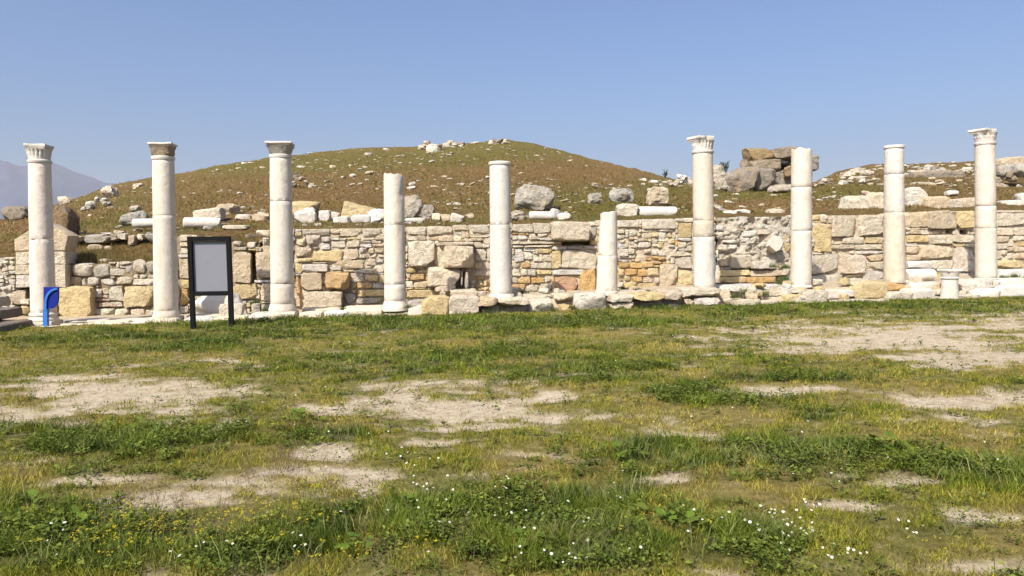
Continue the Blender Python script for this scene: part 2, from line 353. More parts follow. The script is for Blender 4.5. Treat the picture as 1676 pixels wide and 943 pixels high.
def build_ground():
    xs = np.concatenate([np.linspace(-90, -17, 30)[:-1], np.arange(-17, 19.5, 0.065), np.linspace(19.5, 90, 30)[1:]])
    ys = np.concatenate([np.linspace(-60, 2.4, 30)[:-1], np.arange(2.4, 7.0, 0.05), np.arange(7.0, 24, 0.085)])
    X, Y = np.meshgrid(xs, ys, indexing='ij'); Z = ground_z(X, Y)
    bare, lush, dry, strip = cover(X, Y)
    Z -= 0.02 * bare
    nx, ny = X.shape
    V = np.stack([X, Y, Z], -1).reshape(-1, 3)
    i, j = np.meshgrid(np.arange(nx - 1), np.arange(ny - 1), indexing='ij'); a = (i * ny + j).ravel()
    F = np.stack([a, a + ny, a + ny + 1, a + 1], 1)
    me = bpy.data.meshes.new('ground')
    me.vertices.add(len(V)); me.vertices.foreach_set('co', V.astype(np.float32).ravel())
    me.loops.add(F.size); me.loops.foreach_set('vertex_index', F.astype(np.int32).ravel())
    me.polygons.add(len(F)); me.polygons.foreach_set('loop_start', np.arange(0, F.size, 4, dtype=np.int32))
    me.polygons.foreach_set('use_smooth', np.ones(len(F), bool))
    me.update(calc_edges=True)
    for nm, arr in (('bare', bare), ('lush', lush), ('dry', dry), ('strip', strip)):
        t = me.attributes.new(nm, 'FLOAT', 'POINT'); t.data.foreach_set('value', arr.reshape(-1).astype(np.float32))
    m, nt, b = nodemat('lawn_soil', 0.95); b.inputs['Specular IOR Level'].default_value = 0.12
    geo = N(nt, 'ShaderNodeNewGeometry')
    A = {k: N(nt, 'ShaderNodeAttribute', attribute_name=k).outputs['Fac'] for k in ('bare', 'lush', 'dry', 'strip')}
    n1 = noise_node(nt, geo.outputs['Position'], 9, 8, 0.75); n2 = noise_node(nt, geo.outputs['Position'], 55, 6, 0.7); n3 = noise_node(nt, geo.outputs['Position'], 1.6, 5, 0.6)
    soil = ramp(nt, n1.outputs['Fac'], [(0.26, (0.19, 0.135, 0.075)), (0.5, (0.37, 0.295, 0.20)), (0.72, (0.48, 0.41, 0.305))])
    speck = ramp(nt, n2.outputs['Fac'], [(0.33, 0.62), (0.5, 1.0), (0.68, 1.18)])
    soilc = mix(nt, soil.outputs['Color'], speck.outputs['Color'], 1.0, 'MULTIPLY')
    turf = ramp(nt, n1.outputs['Fac'], [(0.3, (0.050, 0.045, 0.010)), (0.52, (0.125, 0.108, 0.028)), (0.72, (0.30, 0.235, 0.11))])
    dryc = ramp(nt, n1.outputs['Fac'], [(0.3, (0.080, 0.060, 0.014)), (0.7, (0.235, 0.180, 0.060))])
    lushc = ramp(nt, n1.outputs['Fac'], [(0.3, (0.018, 0.020, 0.004)), (0.7, (0.065, 0.062, 0.013))])
    c = mix(nt, turf.outputs['Color'], dryc.outputs['Color'], A['dry'])
    c = mix(nt, c, lushc.outputs['Color'], A['lush'])
    c = mix(nt, c, soilc, A['bare'])
    dust = ramp(nt, n1.outputs['Fac'], [(0.25, (0.22, 0.16, 0.09)), (0.5, (0.36, 0.29, 0.195)), (0.75, (0.47, 0.40, 0.30))])
    dustc = mix(nt, dust.outputs['Color'], speck.outputs['Color'], 0.7, 'MULTIPLY')
    c = mix(nt, c, dustc, A['strip'])
    nt.links.new(c, b.inputs['Base Color'])
    mm = N(nt, 'ShaderNodeMath', operation='ADD'); nt.links.new(n1.outputs['Fac'], mm.inputs[0]); nt.links.new(n2.outputs['Fac'], mm.inputs[1])
    add_bump(nt, b, mm.outputs[0], 0.8, 0.025)
    me.materials.append(m)
    o = link('ground', me); tag(o, kind='structure')
    # the plain far below, out to the horizon
    vm, nt2, b2 = nodemat('valley_fields', 0.95)
    g2 = N(nt2, 'ShaderNodeNewGeometry'); nn = noise_node(nt2, g2.outputs['Position'], 0.004, 6)
    rr = ramp(nt2, nn.outputs['Fac'], [(0.35, (0.06, 0.07, 0.03)), (0.6, (0.16, 0.13, 0.07))]); nt2.links.new(rr.outputs['Color'], b2.inputs['Base Color'])
    s = 9000
    me2 = new_mesh('valley', [(-s, -s, -45), (s, -s, -45), (s, s, -45), (-s, s, -45)], [(0, 1, 2, 3)], vm, False)
    tag(link('valley', me2), kind='structure')
build_ground()

# ------------------------------------------------------------------ far mountains
def build_mountains():
    prof = [(-900, 300), (-600, 280), (-420, 268), (-250, 274), (-120, 264), (-40, 258), (0, 263), (15, 265), (32, 272), (50, 267), (72, 262), (92, 267), (120, 279), (140, 289), (152, 290), (170, 299), (200, 305), (225, 298), (245, 293), (290, 300),
            (400, 320), (600, 345), (900, 360), (1300, 362), (1900, 350), (2400, 330)]
    D0 = 4200
    pxs = np.arange(-900, 2401, 6.0); V = []; nr = 16
    for px in pxs:
        y = tab(prof, px) + (float(fbm(px * 0.05, 0.5, 71, 5)) - 0.5) * 13
        t = at(px, y, D0); 
        for k in range(nr):
            s = k / (nr - 1); Y = D0 - 1500 * (1 - s)
            f = s ** 1.3
            z = -46 + (t.z + 46) * f * (1 + 0.55 * (1 - s) * (float(fbm(px * 0.02 + s * 2, s * 3.0, 73, 4)) - 0.5) * 2)
            V.append((t.x * Y / D0, Y, z))
        V.append((t.x * 1.15, D0 * 1.15, -46))
    nr += 1; nc = len(pxs)
    F = [(i * nr + j, (i + 1) * nr + j, (i + 1) * nr + j + 1, i * nr + j + 1) for i in range(nc - 1) for j in range(nr - 1)]
    m, nt, b = nodemat('mountain_haze_blue', 0.95)
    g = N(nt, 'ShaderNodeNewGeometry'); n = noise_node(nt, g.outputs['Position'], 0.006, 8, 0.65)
    r = ramp(nt, n.outputs['Fac'], [(0.35, (0.006, 0.010, 0.034)), (0.65, (0.030, 0.032, 0.060))]); nt.links.new(r.outputs['Color'], b.inputs['Base Color'])  # blue of the distant haze is put into the slope colour
    tag(link('mountains', new_mesh('mountains', V, F, m, True, 180)), kind='structure')
build_mountains()

# ------------------------------------------------------------------ rubble walls
def wall_basis():
    return Matrix((TV, (-NV), Vector((0, 0, 1)))).transposed()     # local x along wall, y into wall, z up
WB = wall_basis(); WROT = (0, 0, ALPHA)
# explicit stones: x0, y0, x1, y1, colour, roundness k, forward offset (m)
ST = {}
ST['low'] = [(10, 476, 40, 499, 't', 7, .03), (32, 489, 50, 499, 'c', 4, .05), (31, 500, 49, 516, 'y', 4, .05), (0, 478, 10, 499, 'c', 5, 0), (-30, 476, -2, 500, 't', 6, 0)]
ST['bank'] = [(109, 433, 116, 450, 'g', 4, .05), (117, 430, 149, 452, 'c', 2.6, .12), (151, 432, 179, 455, 'g', 2.8, .08), (180, 439, 204, 451, 'c', 5, .04), (205, 434, 216, 450, 'g', 4, .02),
    (217, 425, 237, 448, 'g', 2.8, .06), (238, 427, 254, 448, 'g', 3, .06), (110, 452, 132, 469, 't', 2.8, .06), (133, 454, 143, 469, 'c', 4, .04), (143, 453, 162, 468, 'w', 3.2, .08), (163, 456, 188, 468, 'w', 3.2, .05),
    (188, 452, 216, 466, 'c', 4, .05), (217, 456, 254, 467, 'c', 6, .03), (226, 449, 240, 456, 'w', 3, .03), (94, 470, 147, 524, 'y', 9, .30), (148, 472, 167, 488, 'w', 4, .05), (167, 470, 178, 483, 't', 4, .03),
    (179, 468, 201, 492, 'c', 8, .05), (202, 468, 251, 503, 'y', 7, .09), (149, 489, 172, 493, 'r', 5, .02), (149, 494, 160, 505, 'r', 4, .04), (161, 493, 201, 503, 'p', 7, .05), (149, 505, 186, 517, 'c', 6, .07),
    (187, 505, 211, 517, 'c', 4, .05), (212, 505, 236, 517, 'p', 5, .05), (237, 507, 254, 517, 'c', 4, .04), (254, 470, 294, 492, 't', 6, .02)]
ST['board'] = [(292, 384, 313, 395, 'c', 7, .05), (293, 396, 310, 405, 't', 3.5, .04), (292, 416, 311, 422, 'w', 5, .04), (293, 423, 314, 456, 't', 8, .06), (294, 458, 313, 472, 'y', 6, .05), (294, 474, 307, 500, 'o', 5, .05),
    (307, 474, 316, 480, 'c', 4, .03), (292, 501, 309, 513, 'c', 4, .08), (314, 424, 346, 460, 't', 8, .05), (347, 420, 380, 462, 'c', 8, .03), (381, 410, 409, 464, 't', 9, .14), (419, 412, 444, 455, 't', 6, .12),
    (416, 458, 446, 463, 'w', 6, .06), (381, 464, 420, 491, 'y', 6, .09), (427, 464, 446, 493, 't', 6, .09), (418, 472, 427, 495, 'c', 4, .04), (429, 388, 442, 402, 'c', 3, .05), (419, 376, 442, 388, 'c', 4, .04),
    (381, 394, 393, 404, 'c', 3, .03), (404, 396, 418, 407, 'c', 3, .04), (410, 496, 426, 514, 'g', 3.2, .10), (427, 497, 443, 515, 'g', 3.2, .08), (447, 440, 482, 470, 't', 7, .05)]
ST['east'] = [(494, 375, 541, 385, 'l', 8, .04), (556, 374, 592, 388, 'l', 6, .02), (594, 374, 627, 389, 'l', 6, .03), (483, 387, 500, 404, 't', 2.8, .07), (501, 384, 524, 402, 'p', 5, .10), (525, 387, 540, 397, 'W', 3, .07),
    (483, 404, 510, 421, 't', 3.5, .10), (484, 422, 510, 430, 'y', 4, .08), (511, 409, 560, 429, 'y', 5, .05), (561, 407, 587, 426, 't', 6, .03), (543, 394, 566, 406, 'l', 5, .02), (567, 395, 589, 405, 'l', 6, .03),
    (587, 394, 608, 399, 'l', 6, .03), (609, 393, 628, 399, 'l', 6, .03), (578, 405, 587, 413, 'g', 3.5, .02), (588, 405, 601, 414, 'w', 6, .03), (602, 405, 612, 415, 'c', 6, .03), (613, 404, 628, 414, 't', 6, .03),
    (588, 416, 604, 423, 'p', 4, .03), (605, 415, 617, 422, 'c', 4, .02), (618, 415, 629, 422, 'c', 4, .02), (483, 431, 493, 448, 'y', 5, .06), (494, 432, 536, 446, 'w', 5, .13), (537, 426, 596, 441, 't', 5, .04), (540, 436, 560, 443, 'w', 5, .08),
    (597, 423, 616, 435, 'l', 6, .03), (617, 423, 629, 431, 'w', 6, .03), (613, 433, 629, 447, 'c', 5, .03), (580, 440, 612, 448, 'c', 6, .03), (483, 451, 492, 482, 'o', 6, .05), (493, 446, 526, 476, 't', 6, .16), (526, 452, 533, 467, 'c', 4, .05),
    (533, 446, 572, 477, 'o', 5, .42), (574, 447, 596, 462, 'p', 6, .04), (597, 450, 619, 461, 'y', 6, .05), (584, 462, 609, 473, 'o', 6, .05), (575, 463, 583, 473, 'y', 5, .03), (610, 463, 630, 473, 'g', 5, .03), (584, 474, 630, 486, 'y', 7, .06),
    (584, 487, 628, 498, 'g', 5, .05), (492, 477, 558, 506, 'c', 6, .45), (484, 484, 492, 504, 't', 4, .05), (562, 480, 583, 499, 'g', 4, .10)]
ST['pier'] = [(668, 394, 712, 437, 'l', 4.6, .22), (712, 404, 720, 438, 'l', 6, .10), (718, 396, 776, 402, 'l', 7, .52), (720, 402, 776, 439, 'l', 7, .56), (701, 437, 754, 470, 'c', 6, .44), (711, 466, 748, 478, 'p', 5, .44), (748, 473, 782, 487, 'c', 6, .50),
    (665, 371, 700, 385, 'l', 5, .02), (701, 370, 741, 386, 'l', 6, .04), (742, 368, 768, 379, 'l', 5, .03), (769, 368, 801, 386, 'l', 5, .03), (665, 438, 681, 447, 'y', 5, .06), (682, 439, 697, 447, 'y', 5, .05), (672, 448, 695, 459, 'o', 5, .07),
    (677, 460, 700, 471, 't', 5, .05), (664, 460, 676, 471, 'c', 5, .04), (664, 474, 738, 489, 'y', 7, .16), (754, 442, 758, 471, 'W', 6, .34), (760, 444, 768, 473, 'W', 4, .40), (767, 389, 790, 395, 'l', 6, .04), (791, 389, 803, 400, 'c', 6, .04),
    (777, 406, 796, 428, 'c', 7, .03), (797, 406, 806, 428, 'c', 7, .03), (777, 430, 790, 442, 't', 6, .03), (791, 430, 806, 442, 'c', 6, .03), (777, 443, 800, 452, 't', 6, .03), (782, 476, 801, 487, 'o', 5, .10)]
ST['middle'] = [(838, 366, 872, 381, 'l', 7, .04), (873, 365, 906, 382, 'l', 7, .05), (907, 362, 966, 394, 'l', 5, .34), (967, 370, 977, 393, 'g', 4, .02), (838, 384, 848, 393, 'c', 5, .03), (849, 385, 865, 393, 'w', 5, .03), (866, 382, 880, 394, 'c', 4, .05), (881, 389, 905, 394, 'w', 6, .05),
    (838, 395, 920, 400, 'c', 9, .07), (838, 401, 857, 405, 'c', 6, .04), (858, 401, 903, 405, 'c', 7, .05), (904, 403, 928, 409, 'w', 6, .05), (929, 402, 952, 408, 'W', 6, .06), (953, 402, 976, 408, 'w', 6, .04), (842, 407, 857, 429, 'w', 7, .04), (858, 412, 872, 428, 'c', 6, .03),
    (881, 407, 899, 415, 'y', 6, .05), (873, 416, 888, 428, 'c', 6, .03), (889, 416, 903, 428, 'c', 6, .03), (853, 429, 868, 439, 'o', 5, .04), (838, 431, 852, 439, 'c', 5, .03), (869, 430, 903, 440, 'c', 6, .03), (904, 409, 919, 440, 'y', 8, .05), (920, 409, 975, 441, 'c', 8, .07),
    (838, 440, 852, 452, 'c', 6, .04), (853, 440, 863, 451, 'c', 6, .03), (864, 441, 877, 452, 'w', 6, .05), (879, 442, 903, 452, 'y', 5, .03), (838, 453, 847, 463, 'c', 5, .03), (848, 453, 869, 464, 'o', 6, .05), (870, 454, 892, 464, 'o', 6, .05), (838, 465, 859, 477, 'o', 6, .05),
    (861, 466, 882, 477, 'c', 6, .05), (883, 463, 903, 476, 'c', 5, .04), (904, 441, 958, 451, 'w', 6, .06), (909, 452, 946, 481, 'r', 8, .07), (903, 452, 909, 482, 'y', 6, .04), (950, 441, 976, 480, 'o', 4.5, .12), (806, 440, 838, 460, 'c', 6, .02), (946, 455, 950, 478, 'c', 5, .03)]
ST['orange'] = [(1011, 360, 1046, 372, 'c', 6, .05), (1051, 358, 1106, 375, 'l', 6, .08), (1029, 375, 1044, 387, 'c', 3.5, .06), (1110, 364, 1133, 389, 'y', 6, .04), (1012, 406, 1030, 419, 'w', 6, .05), (1098, 411, 1133, 420, 'c', 7, .05), (1105, 421, 1133, 440, 'c', 8, .06), (1081, 433, 1109, 472, 't', 7, .09),
    (1110, 442, 1134, 467, 'y', 6, .06), (1013, 429, 1031, 439, 'o', 4.5, .04), (1033, 429, 1051, 440, 'o', 4.5, .05), (1052, 427, 1070, 438, 'o', 4.5, .04), (1012, 440, 1022, 452, 'y', 4.5, .04), (1024, 440, 1043, 451, 'o', 4.5, .05), (1044, 440, 1060, 452, 'o', 4.5, .05), (1061, 438, 1079, 452, 'y', 4.5, .06),
    (1012, 454, 1021, 461, 'y', 4, .03), (1022, 452, 1033, 462, 'y', 4, .04), (1034, 452, 1052, 462, 'o', 4.5, .05), (1053, 453, 1070, 465, 'p', 4.5, .05), (1071, 454, 1080, 465, 'p', 4.5, .04), (1044, 463, 1075, 476, 'y', 5, .04)]
ST['core'] = [(1199, 416, 1231, 440, 'l', 5, .20), (1178, 421, 1199, 437, 't', 3.5, .08), (1233, 427, 1274, 441, 'w', 7, .34), (1180, 442, 1230, 453, 'y', 8, .28), (1231, 442, 1293, 453, 'p', 8, .27), (1182, 453, 1222, 464, 'y', 8, .40), (1223, 453, 1271, 464, 'o', 8, .39), (1172, 446, 1182, 464, 'c', 6, .20),
    (1183, 392, 1206, 400, 'w', 3, .06), (1172, 368, 1192, 379, 'w', 3, .08), (1213, 378, 1240, 389, 'w', 3, .05), (1205, 365, 1226, 374, 'c', 3, .05), (1240, 366, 1262, 376, 'w', 3, .04), (1262, 368, 1282, 384, 'c', 3, .05), (1176, 400, 1194, 412, 'c', 3, .06), (1284, 380, 1294, 412, 'y', 5, .03)]
ST['right'] = [(1330, 366, 1362, 413, 'y', 7, .06), (1363, 353, 1404, 388, 'l', 7, .10), (1405, 352, 1447, 386, 'l', 7, .10), (1380, 388, 1415, 399, 'c', 6, .05), (1417, 388, 1445, 399, 'y', 6, .05), (1360, 400, 1400, 409, 'l', 6, .05), (1401, 400, 1445, 409, 'c', 6, .05), (1330, 417, 1372, 448, 'c', 8, .10), (1373, 417, 1418, 448, 'p', 8, .10),
    (1402, 410, 1447, 416, 'w', 5, .05), (1419, 416, 1447, 428, 't', 5, .05), (1426, 428, 1447, 441, 'c', 5, .08), (1330, 450, 1381, 469, 'c', 8, .24), (1386, 453, 1416, 470, 'c', 3.5, .16), (1418, 444, 1447, 463, 'w', 5, .20), (1483, 347, 1522, 372, 't', 7, .04), (1523, 348, 1568, 375, 't', 8, .14), (1569, 345, 1596, 373, 'y', 7, .12), (1522, 376, 1541, 383, 't', 6, .03),
    (1490, 372, 1509, 384, 't', 7, .05), (1485, 385, 1520, 397, 'y', 7, .06), (1521, 384, 1560, 399, 'c', 8, .08), (1561, 384, 1596, 398, 'c', 8, .08), (1506, 400, 1560, 425, 't', 8, .08), (1483, 404, 1506, 416, 't', 6, .06), (1483, 417, 1508, 428, 't', 6, .06), (1562, 405, 1595, 446, 'p', 9, .10), (1523, 426, 1560, 441, 'c', 6, .12), (1484, 398, 1505, 404, 'w', 5, .04),
    (1634, 348, 1680, 370, 'l', 8, .05), (1634, 372, 1660, 386, 'l', 7, .05), (1661, 372, 1690, 386, 'p', 7, .05), (1634, 425, 1676, 440, 'y', 5, .06)]
CPL = {'c': .0}
SECT = [('low', -150, 24, 'low rubble wall of small pale mortared stones behind the stone steps', 'wwcclc', (6, 12, 5, 9)),
        ('bank', 108, 292, 'wall of rounded field stones and squared blocks between the two left columns', 'cctgwp', (8, 20, 6, 12)),
        ('board', 292, 482, 'wall of upright tan slabs behind the black framed notice board', 'ttcygc', (7, 20, 6, 12)),
        ('east', 482, 664, 'rubble wall with projecting orange block right of the third column', 'ccltyw', (9, 26, 5, 11)),
        ('pier', 664, 838, 'wall with heavy projecting blocks left of the ringed plain column', 'ccltyc', (9, 22, 6, 12)),
        ('middle', 838, 1010, 'coursed wall with big cream and red blocks beside the broken leaning column', 'ccwyoc', (9, 20, 6, 11)),
        ('orange', 1010, 1172, 'wall of small orange rubble right of the broken leaning column', 'clcyow', (8, 20, 5, 10)),
        ('core', 1172, 1330, 'eroded pale mortar wall holding a cream hexagonal stone', 'wclwcl', (8, 22, 6, 12)),
        ('right', 1330, 1830, 'tall block wall with two dark square holes at the right end', 'cctlpy', (10, 30, 6, 12))]
HOLES = {'middle': [(921, 395, 966, 402)], 'right': [(1548, 376, 1560, 382), (1571, 376, 1584, 382)], 'board': [(409, 412, 419, 462), (385, 400, 428, 404), (393, 390, 418, 400)], 'bank': [], 'core': []}
def place_stone(parent, x0, y0, x1, y1, col, k, fwd, seed, depth=0.34):
    g = 0.22
    a = onp(x0 + g, y1 - g, WALL - fwd); b_ = onp(x1 - g, y0 + g, WALL - fwd)
    w = (b_ - a).dot(TV); h = b_.z - a.z
    if w < 0.02 or h < 0.02: return
    dep = depth + min(fwd, .55)
    c = (a + b_) / 2 - NV * (dep / 2)
    big = max(w, h); n = 4 if big < 0.3 else (6 if big < 0.5 else (8 if big < 0.8 else 10))
    v, f = rock_arrays((w, dep, h), k * 2.4 if k > 4 else k * 1.5, n, min(w, h) * 0.040 + 0.005, seed, 3.6, 0, 0, 0.16 if big < .5 else .09, 3 if k > 4 else 5)
    me = new_mesh('stone', v, f, M['stone'], True, 24)
    link('stone', me, parent, colr(col, 0.13), c - Vector(parent.location), WROT)
def build_wall(key, x0, x1, label, fillc, sz):
    cx = (x0 + x1) / 2
    base = onp(cx, tab(WBOT, cx), WALL)
    root = thing('rubble_wall', label, 'wall', base)
    # mortar core behind the stone faces, uneven front
    stp = 2.0 if key == 'core' else 4.0; pxs = np.arange(x0, x1 + 0.1, stp); nrow = 70 if key == 'core' else 34
    V = []; F = []
    for px in pxs:
        yt = tab(WTOP, px) + 1.5; yb = tab(WBOT, px) + 22
        for r_ in range(nrow):
            t = r_ / (nrow - 1); y = yt + (yb - yt) * t
            depth = 0.052
            inh = any(a <= px <= c and b_ <= y <= d for a, b_, c, d in HOLES.get(key, []))
            p = onp(px, y, WALL + depth)
            q = p * 5.0
            dsp = mnoise.fractal(q, 0.9, 2.1, 4) * 0.05 + 0.02 if key != 'core' else mnoise.fractal(q * .7, 0.7, 2.3, 6) * 0.13 + 0.05 - 0.16 * max(0, .25 - abs(mnoise.noise(q * 1.1)) * 2.2)
            if inh: dsp = -0.30
            p = p + NV * dsp
            V.append(p - base)
        V.append(onp(px, yt, WALL + 0.5) - base + Vector((0, 0, 0.0)))
    nr = nrow + 1; nc = len(pxs)
    for i in range(nc - 1):
        for j in range(nrow - 1):
            F.append((i * nr + j, i * nr + j + 1, (i + 1) * nr + j + 1, (i + 1) * nr + j))
        F.append((i * nr, (i + 1) * nr, (i + 1) * nr + nrow, i * nr + nrow))
    me = new_mesh('mortar_core', V, F, M['stone'], True, 50)
    core_col = {'core': (0.60, 0.53, 0.42), 'low': (0.62, 0.56, 0.46), 'bank': (0.34, 0.26, 0.16), 'board': (0.38, 0.29, 0.18)}.get(key, (0.66, 0.55, 0.395))
    link('mortar_core', me, root, core_col)
    # occupancy grid
    W = int(x1 - x0); Y0 = 320; H = 230
    occ = np.zeros((H, W), bool)
    for px in range(W):
        t = int(tab(WTOP, x0 + px)) - Y0; bt = int(tab(WBOT, x0 + px)) - Y0
        occ[:max(t, 0), px] = True; occ[bt:, px] = True
    for hx0, hy0, hx1, hy1 in HOLES.get(key, []):
        occ[hy0 - Y0:hy1 - Y0, max(0, hx0 - x0):max(0, hx1 - x0)] = True
    seed = int(x0) * 31 + 5; n = 0
    for s in ST[key]:
        sx0, sy0, sx1, sy1 = s[:4]
        occ[max(0, sy0 - Y0):sy1 - Y0, max(0, sx0 - x0):max(0, min(W, sx1 - x0))] = True
        place_stone(root, *s, seed + n); n += 1
    rr = random.Random(seed); wmin, wmax, hmin, hmax = sz
    skip = 0.62 if key == 'core' else (0.12 if key in ('bank', 'board') else 0.05)
    for y in range(H):
        x = 0
        while x < W:
            if occ[y, x]: x += 1; continue
            tw = rr.randint(wmin, wmax); th = rr.randint(hmin, hmax)
            if rr.random() < 0.10: tw = int(tw * 1.7)
            w = 0
            while x + w < W and w < tw and not occ[y, x + w]: w += 1
            if w >= tw and x + w < W:                # avoid leaving a sliver
                k2 = 0
                while x + w + k2 < W and k2 < 5 and not occ[y, x + w + k2]: k2 += 1
                if k2 < 5: w += k2
            h = 0
            while y + h < H and h < th and not occ[y + h, x:x + w].any(): h += 1
            if y + h < H and h >= th:
                k2 = 0
                while y + h + k2 < H and k2 < 4 and not occ[y + h + k2, x:x + w].any(): k2 += 1
                if k2 < 4: h += k2
            occ[y:y + h, x:x + w] = True
            if w >= 4 and h >= 3 and rr.random() > skip and n < 296:
                c = rr.choice(fillc)
                yy = y + Y0
                if key in ('orange', 'middle', 'pier') and yy > 425 and rr.random() < 0.4: c = rr.choice('oyy')
                if key == 'core' and yy < 420: c = rr.choice('wwcl')
                place_stone(root, x0 + x, yy, x0 + x + w, yy + h, c, rr.choice((3.4, 4.5, 5.5, 7)), rr.uniform(0.0, 0.07), seed + 1000 + n); n += 1
            x += w
    return root
for a in SECT: build_wall(*a)

# ------------------------------------------------------------------ free stones
def free_rock(name, label, cat, x0, y0, x1, y1, col, k=4.0, Y=None, off=None, mat='stone', dratio=0.8, rz=0.0, tilt=0.0, n=8, amp=0.07, group=None, sink=0.06, taper=0.0, seed=None, skew=0.0):
    """one stone filling a picture box, standing at its own distance"""
    cx = (x0 + x1) / 2
    if off is not None: Y = onp(cx, y1, off).y
    if Y is None: Y = terr_Y(cx, y1 - 1)
    w = (x1 - x0) * Y / FPX; h = (y1 - y0) * Y / FPX; d = max(w, h) * dratio
    c = at(cx, (y0 + y1) / 2, Y + d * 0.35)
    seed = seed if seed is not None else int(x0 * 13 + y0 * 7)
    v, f = rock_arrays((w * 1.06, d, h * (1 + sink) * 1.05), k * 1.25, 13 if mat == 'rock' else n + 2, amp * min(w, h) * .8, seed, 3.0, taper, skew, .12, 11 if mat == 'rock' else (6 if k < 5 else 3))
    o = link(name, new_mesh(name, v, f, M[mat]), None, colr(col, 0.05, mat), (c.x, c.y, c.z - h * sink / 2), (0, tilt, rz))
    return tag(o, label, cat, group)

exec_list = []
# ------------------------------------------------------------------ columns
def lathe(profile, seg=48, jit=0.0, seed=0, top=None, axis=None, flute=None):
    """profile [(r, z)], closed with caps; 'top' gives a broken upper edge; axis(z) shifts the centre"""
    V = []; F = []; rnd = random.Random(seed); off = Vector((rnd.uniform(-50, 50), rnd.uniform(-50, 50), rnd.uniform(-50, 50)))
    nr = len(profile); zt = profile[-1][1]
    for i, (r, z) in enumerate(profile):
        for s in range(seg):
            a = 2 * math.pi * s / seg; rr = r; zz = z
            if flute: rr *= flute(i, a)
            x, y = rr * math.cos(a), rr * math.sin(a)
            if top:
                cut = top(x, y)
                if zz > cut: zz = cut
            if jit:
                q = Vector((x, y, zz)) * 2.6 + off
                d = mnoise.noise(q) + 0.5 * mnoise.noise(q * 3)
                e = mnoise.noise(q * 1.7 + Vector((9, 3, 1)))
                d = d * jit - (max(0, e - 0.42) * jit * 7)
                x *= 1 + d / max(r, .05); y *= 1 + d / max(r, .05)
            ax = axis(zz) if axis else (0, 0)
            V.append((x + ax[0], y + ax[1], zz))
    for i in range(nr - 1):
        for s in range(seg):
            s2 = (s + 1) % seg
            F.append((i * seg + s, i * seg + s2, (i + 1) * seg + s2, (i + 1) * seg + s))
    F.append(tuple(range(seg))[::-1]); F.append(tuple(range((nr - 1) * seg, nr * seg)))
    return V, F
def drum_profile(r0, r1, z0, z1, bev=0.003, nz=None):
    nz = nz or max(4, int((z1 - z0) / 0.09)); p = []
    p.append((r0 - bev, z0)); p.append((r0, z0 + bev))
    for i in range(1, nz):
        t = i / nz; p.append((r0 + (r1 - r0) * t + 0.004 * math.sin(math.pi * t), z0 + bev + (z1 - z0 - 2 * bev) * t))
    p.append((r1, z1 - bev)); p.append((r1 - bev, z1))
    return p
def abacus_mesh(hw, z0, z1, conc, seed, miss=None, rz=0.0, over=0.0):
    """square slab with hollowed sides, worn corners; miss = corner index broken off"""
    pts = []; n = 12; rnd = random.Random(seed)
    for side in range(4):
        a0 = side * math.pi / 2
        for i in range(n):
            t = -1 + 2 * i / n
            x, y = hw * (1 - conc * (1 - t * t)), hw * t * 0.97
            if abs(t) > 0.9: x *= 0.97
            pts.append((x * math.cos(a0) - y * math.sin(a0), x * math.sin(a0) + y * math.cos(a0)))
    V = []; F = []; m = len(pts)
    lv = [(0.84, z0), (0.90, z0 + (z1 - z0) * 0.35), (1.0, z0 + (z1 - z0) * 0.55), (1.0, z1 - 0.012), (0.975, z1)]
    off = Vector((rnd.uniform(-50, 50),) * 3)
    for s, z in lv:
        for x, y in pts:
            c, sn = math.cos(rz), math.sin(rz); xx, yy = (x * c - y * sn) * s, (x * sn + y * c) * s
            q = Vector((xx, yy, z)); f = 1 + 0.05 * mnoise.noise(q * 5 + off)
            if miss is not None:
                an = math.atan2(yy, xx); dd = abs((an - miss + math.pi) % (2 * math.pi) - math.pi)
                if dd < 0.55: f *= 0.72 + 0.5 * dd
            V.append((xx * f, yy * f, z + 0.012 * mnoise.noise(q * 6 + off)))
    for i in range(len(lv) - 1):
        for s in range(m):
            s2 = (s + 1) % m; F.append((i * m + s, i * m + s2, (i + 1) * m + s2, (i + 1) * m + s))
    F.append(tuple(range(m))[::-1]); F.append(tuple(range((len(lv) - 1) * m, len(lv) * m)))
    return V, F
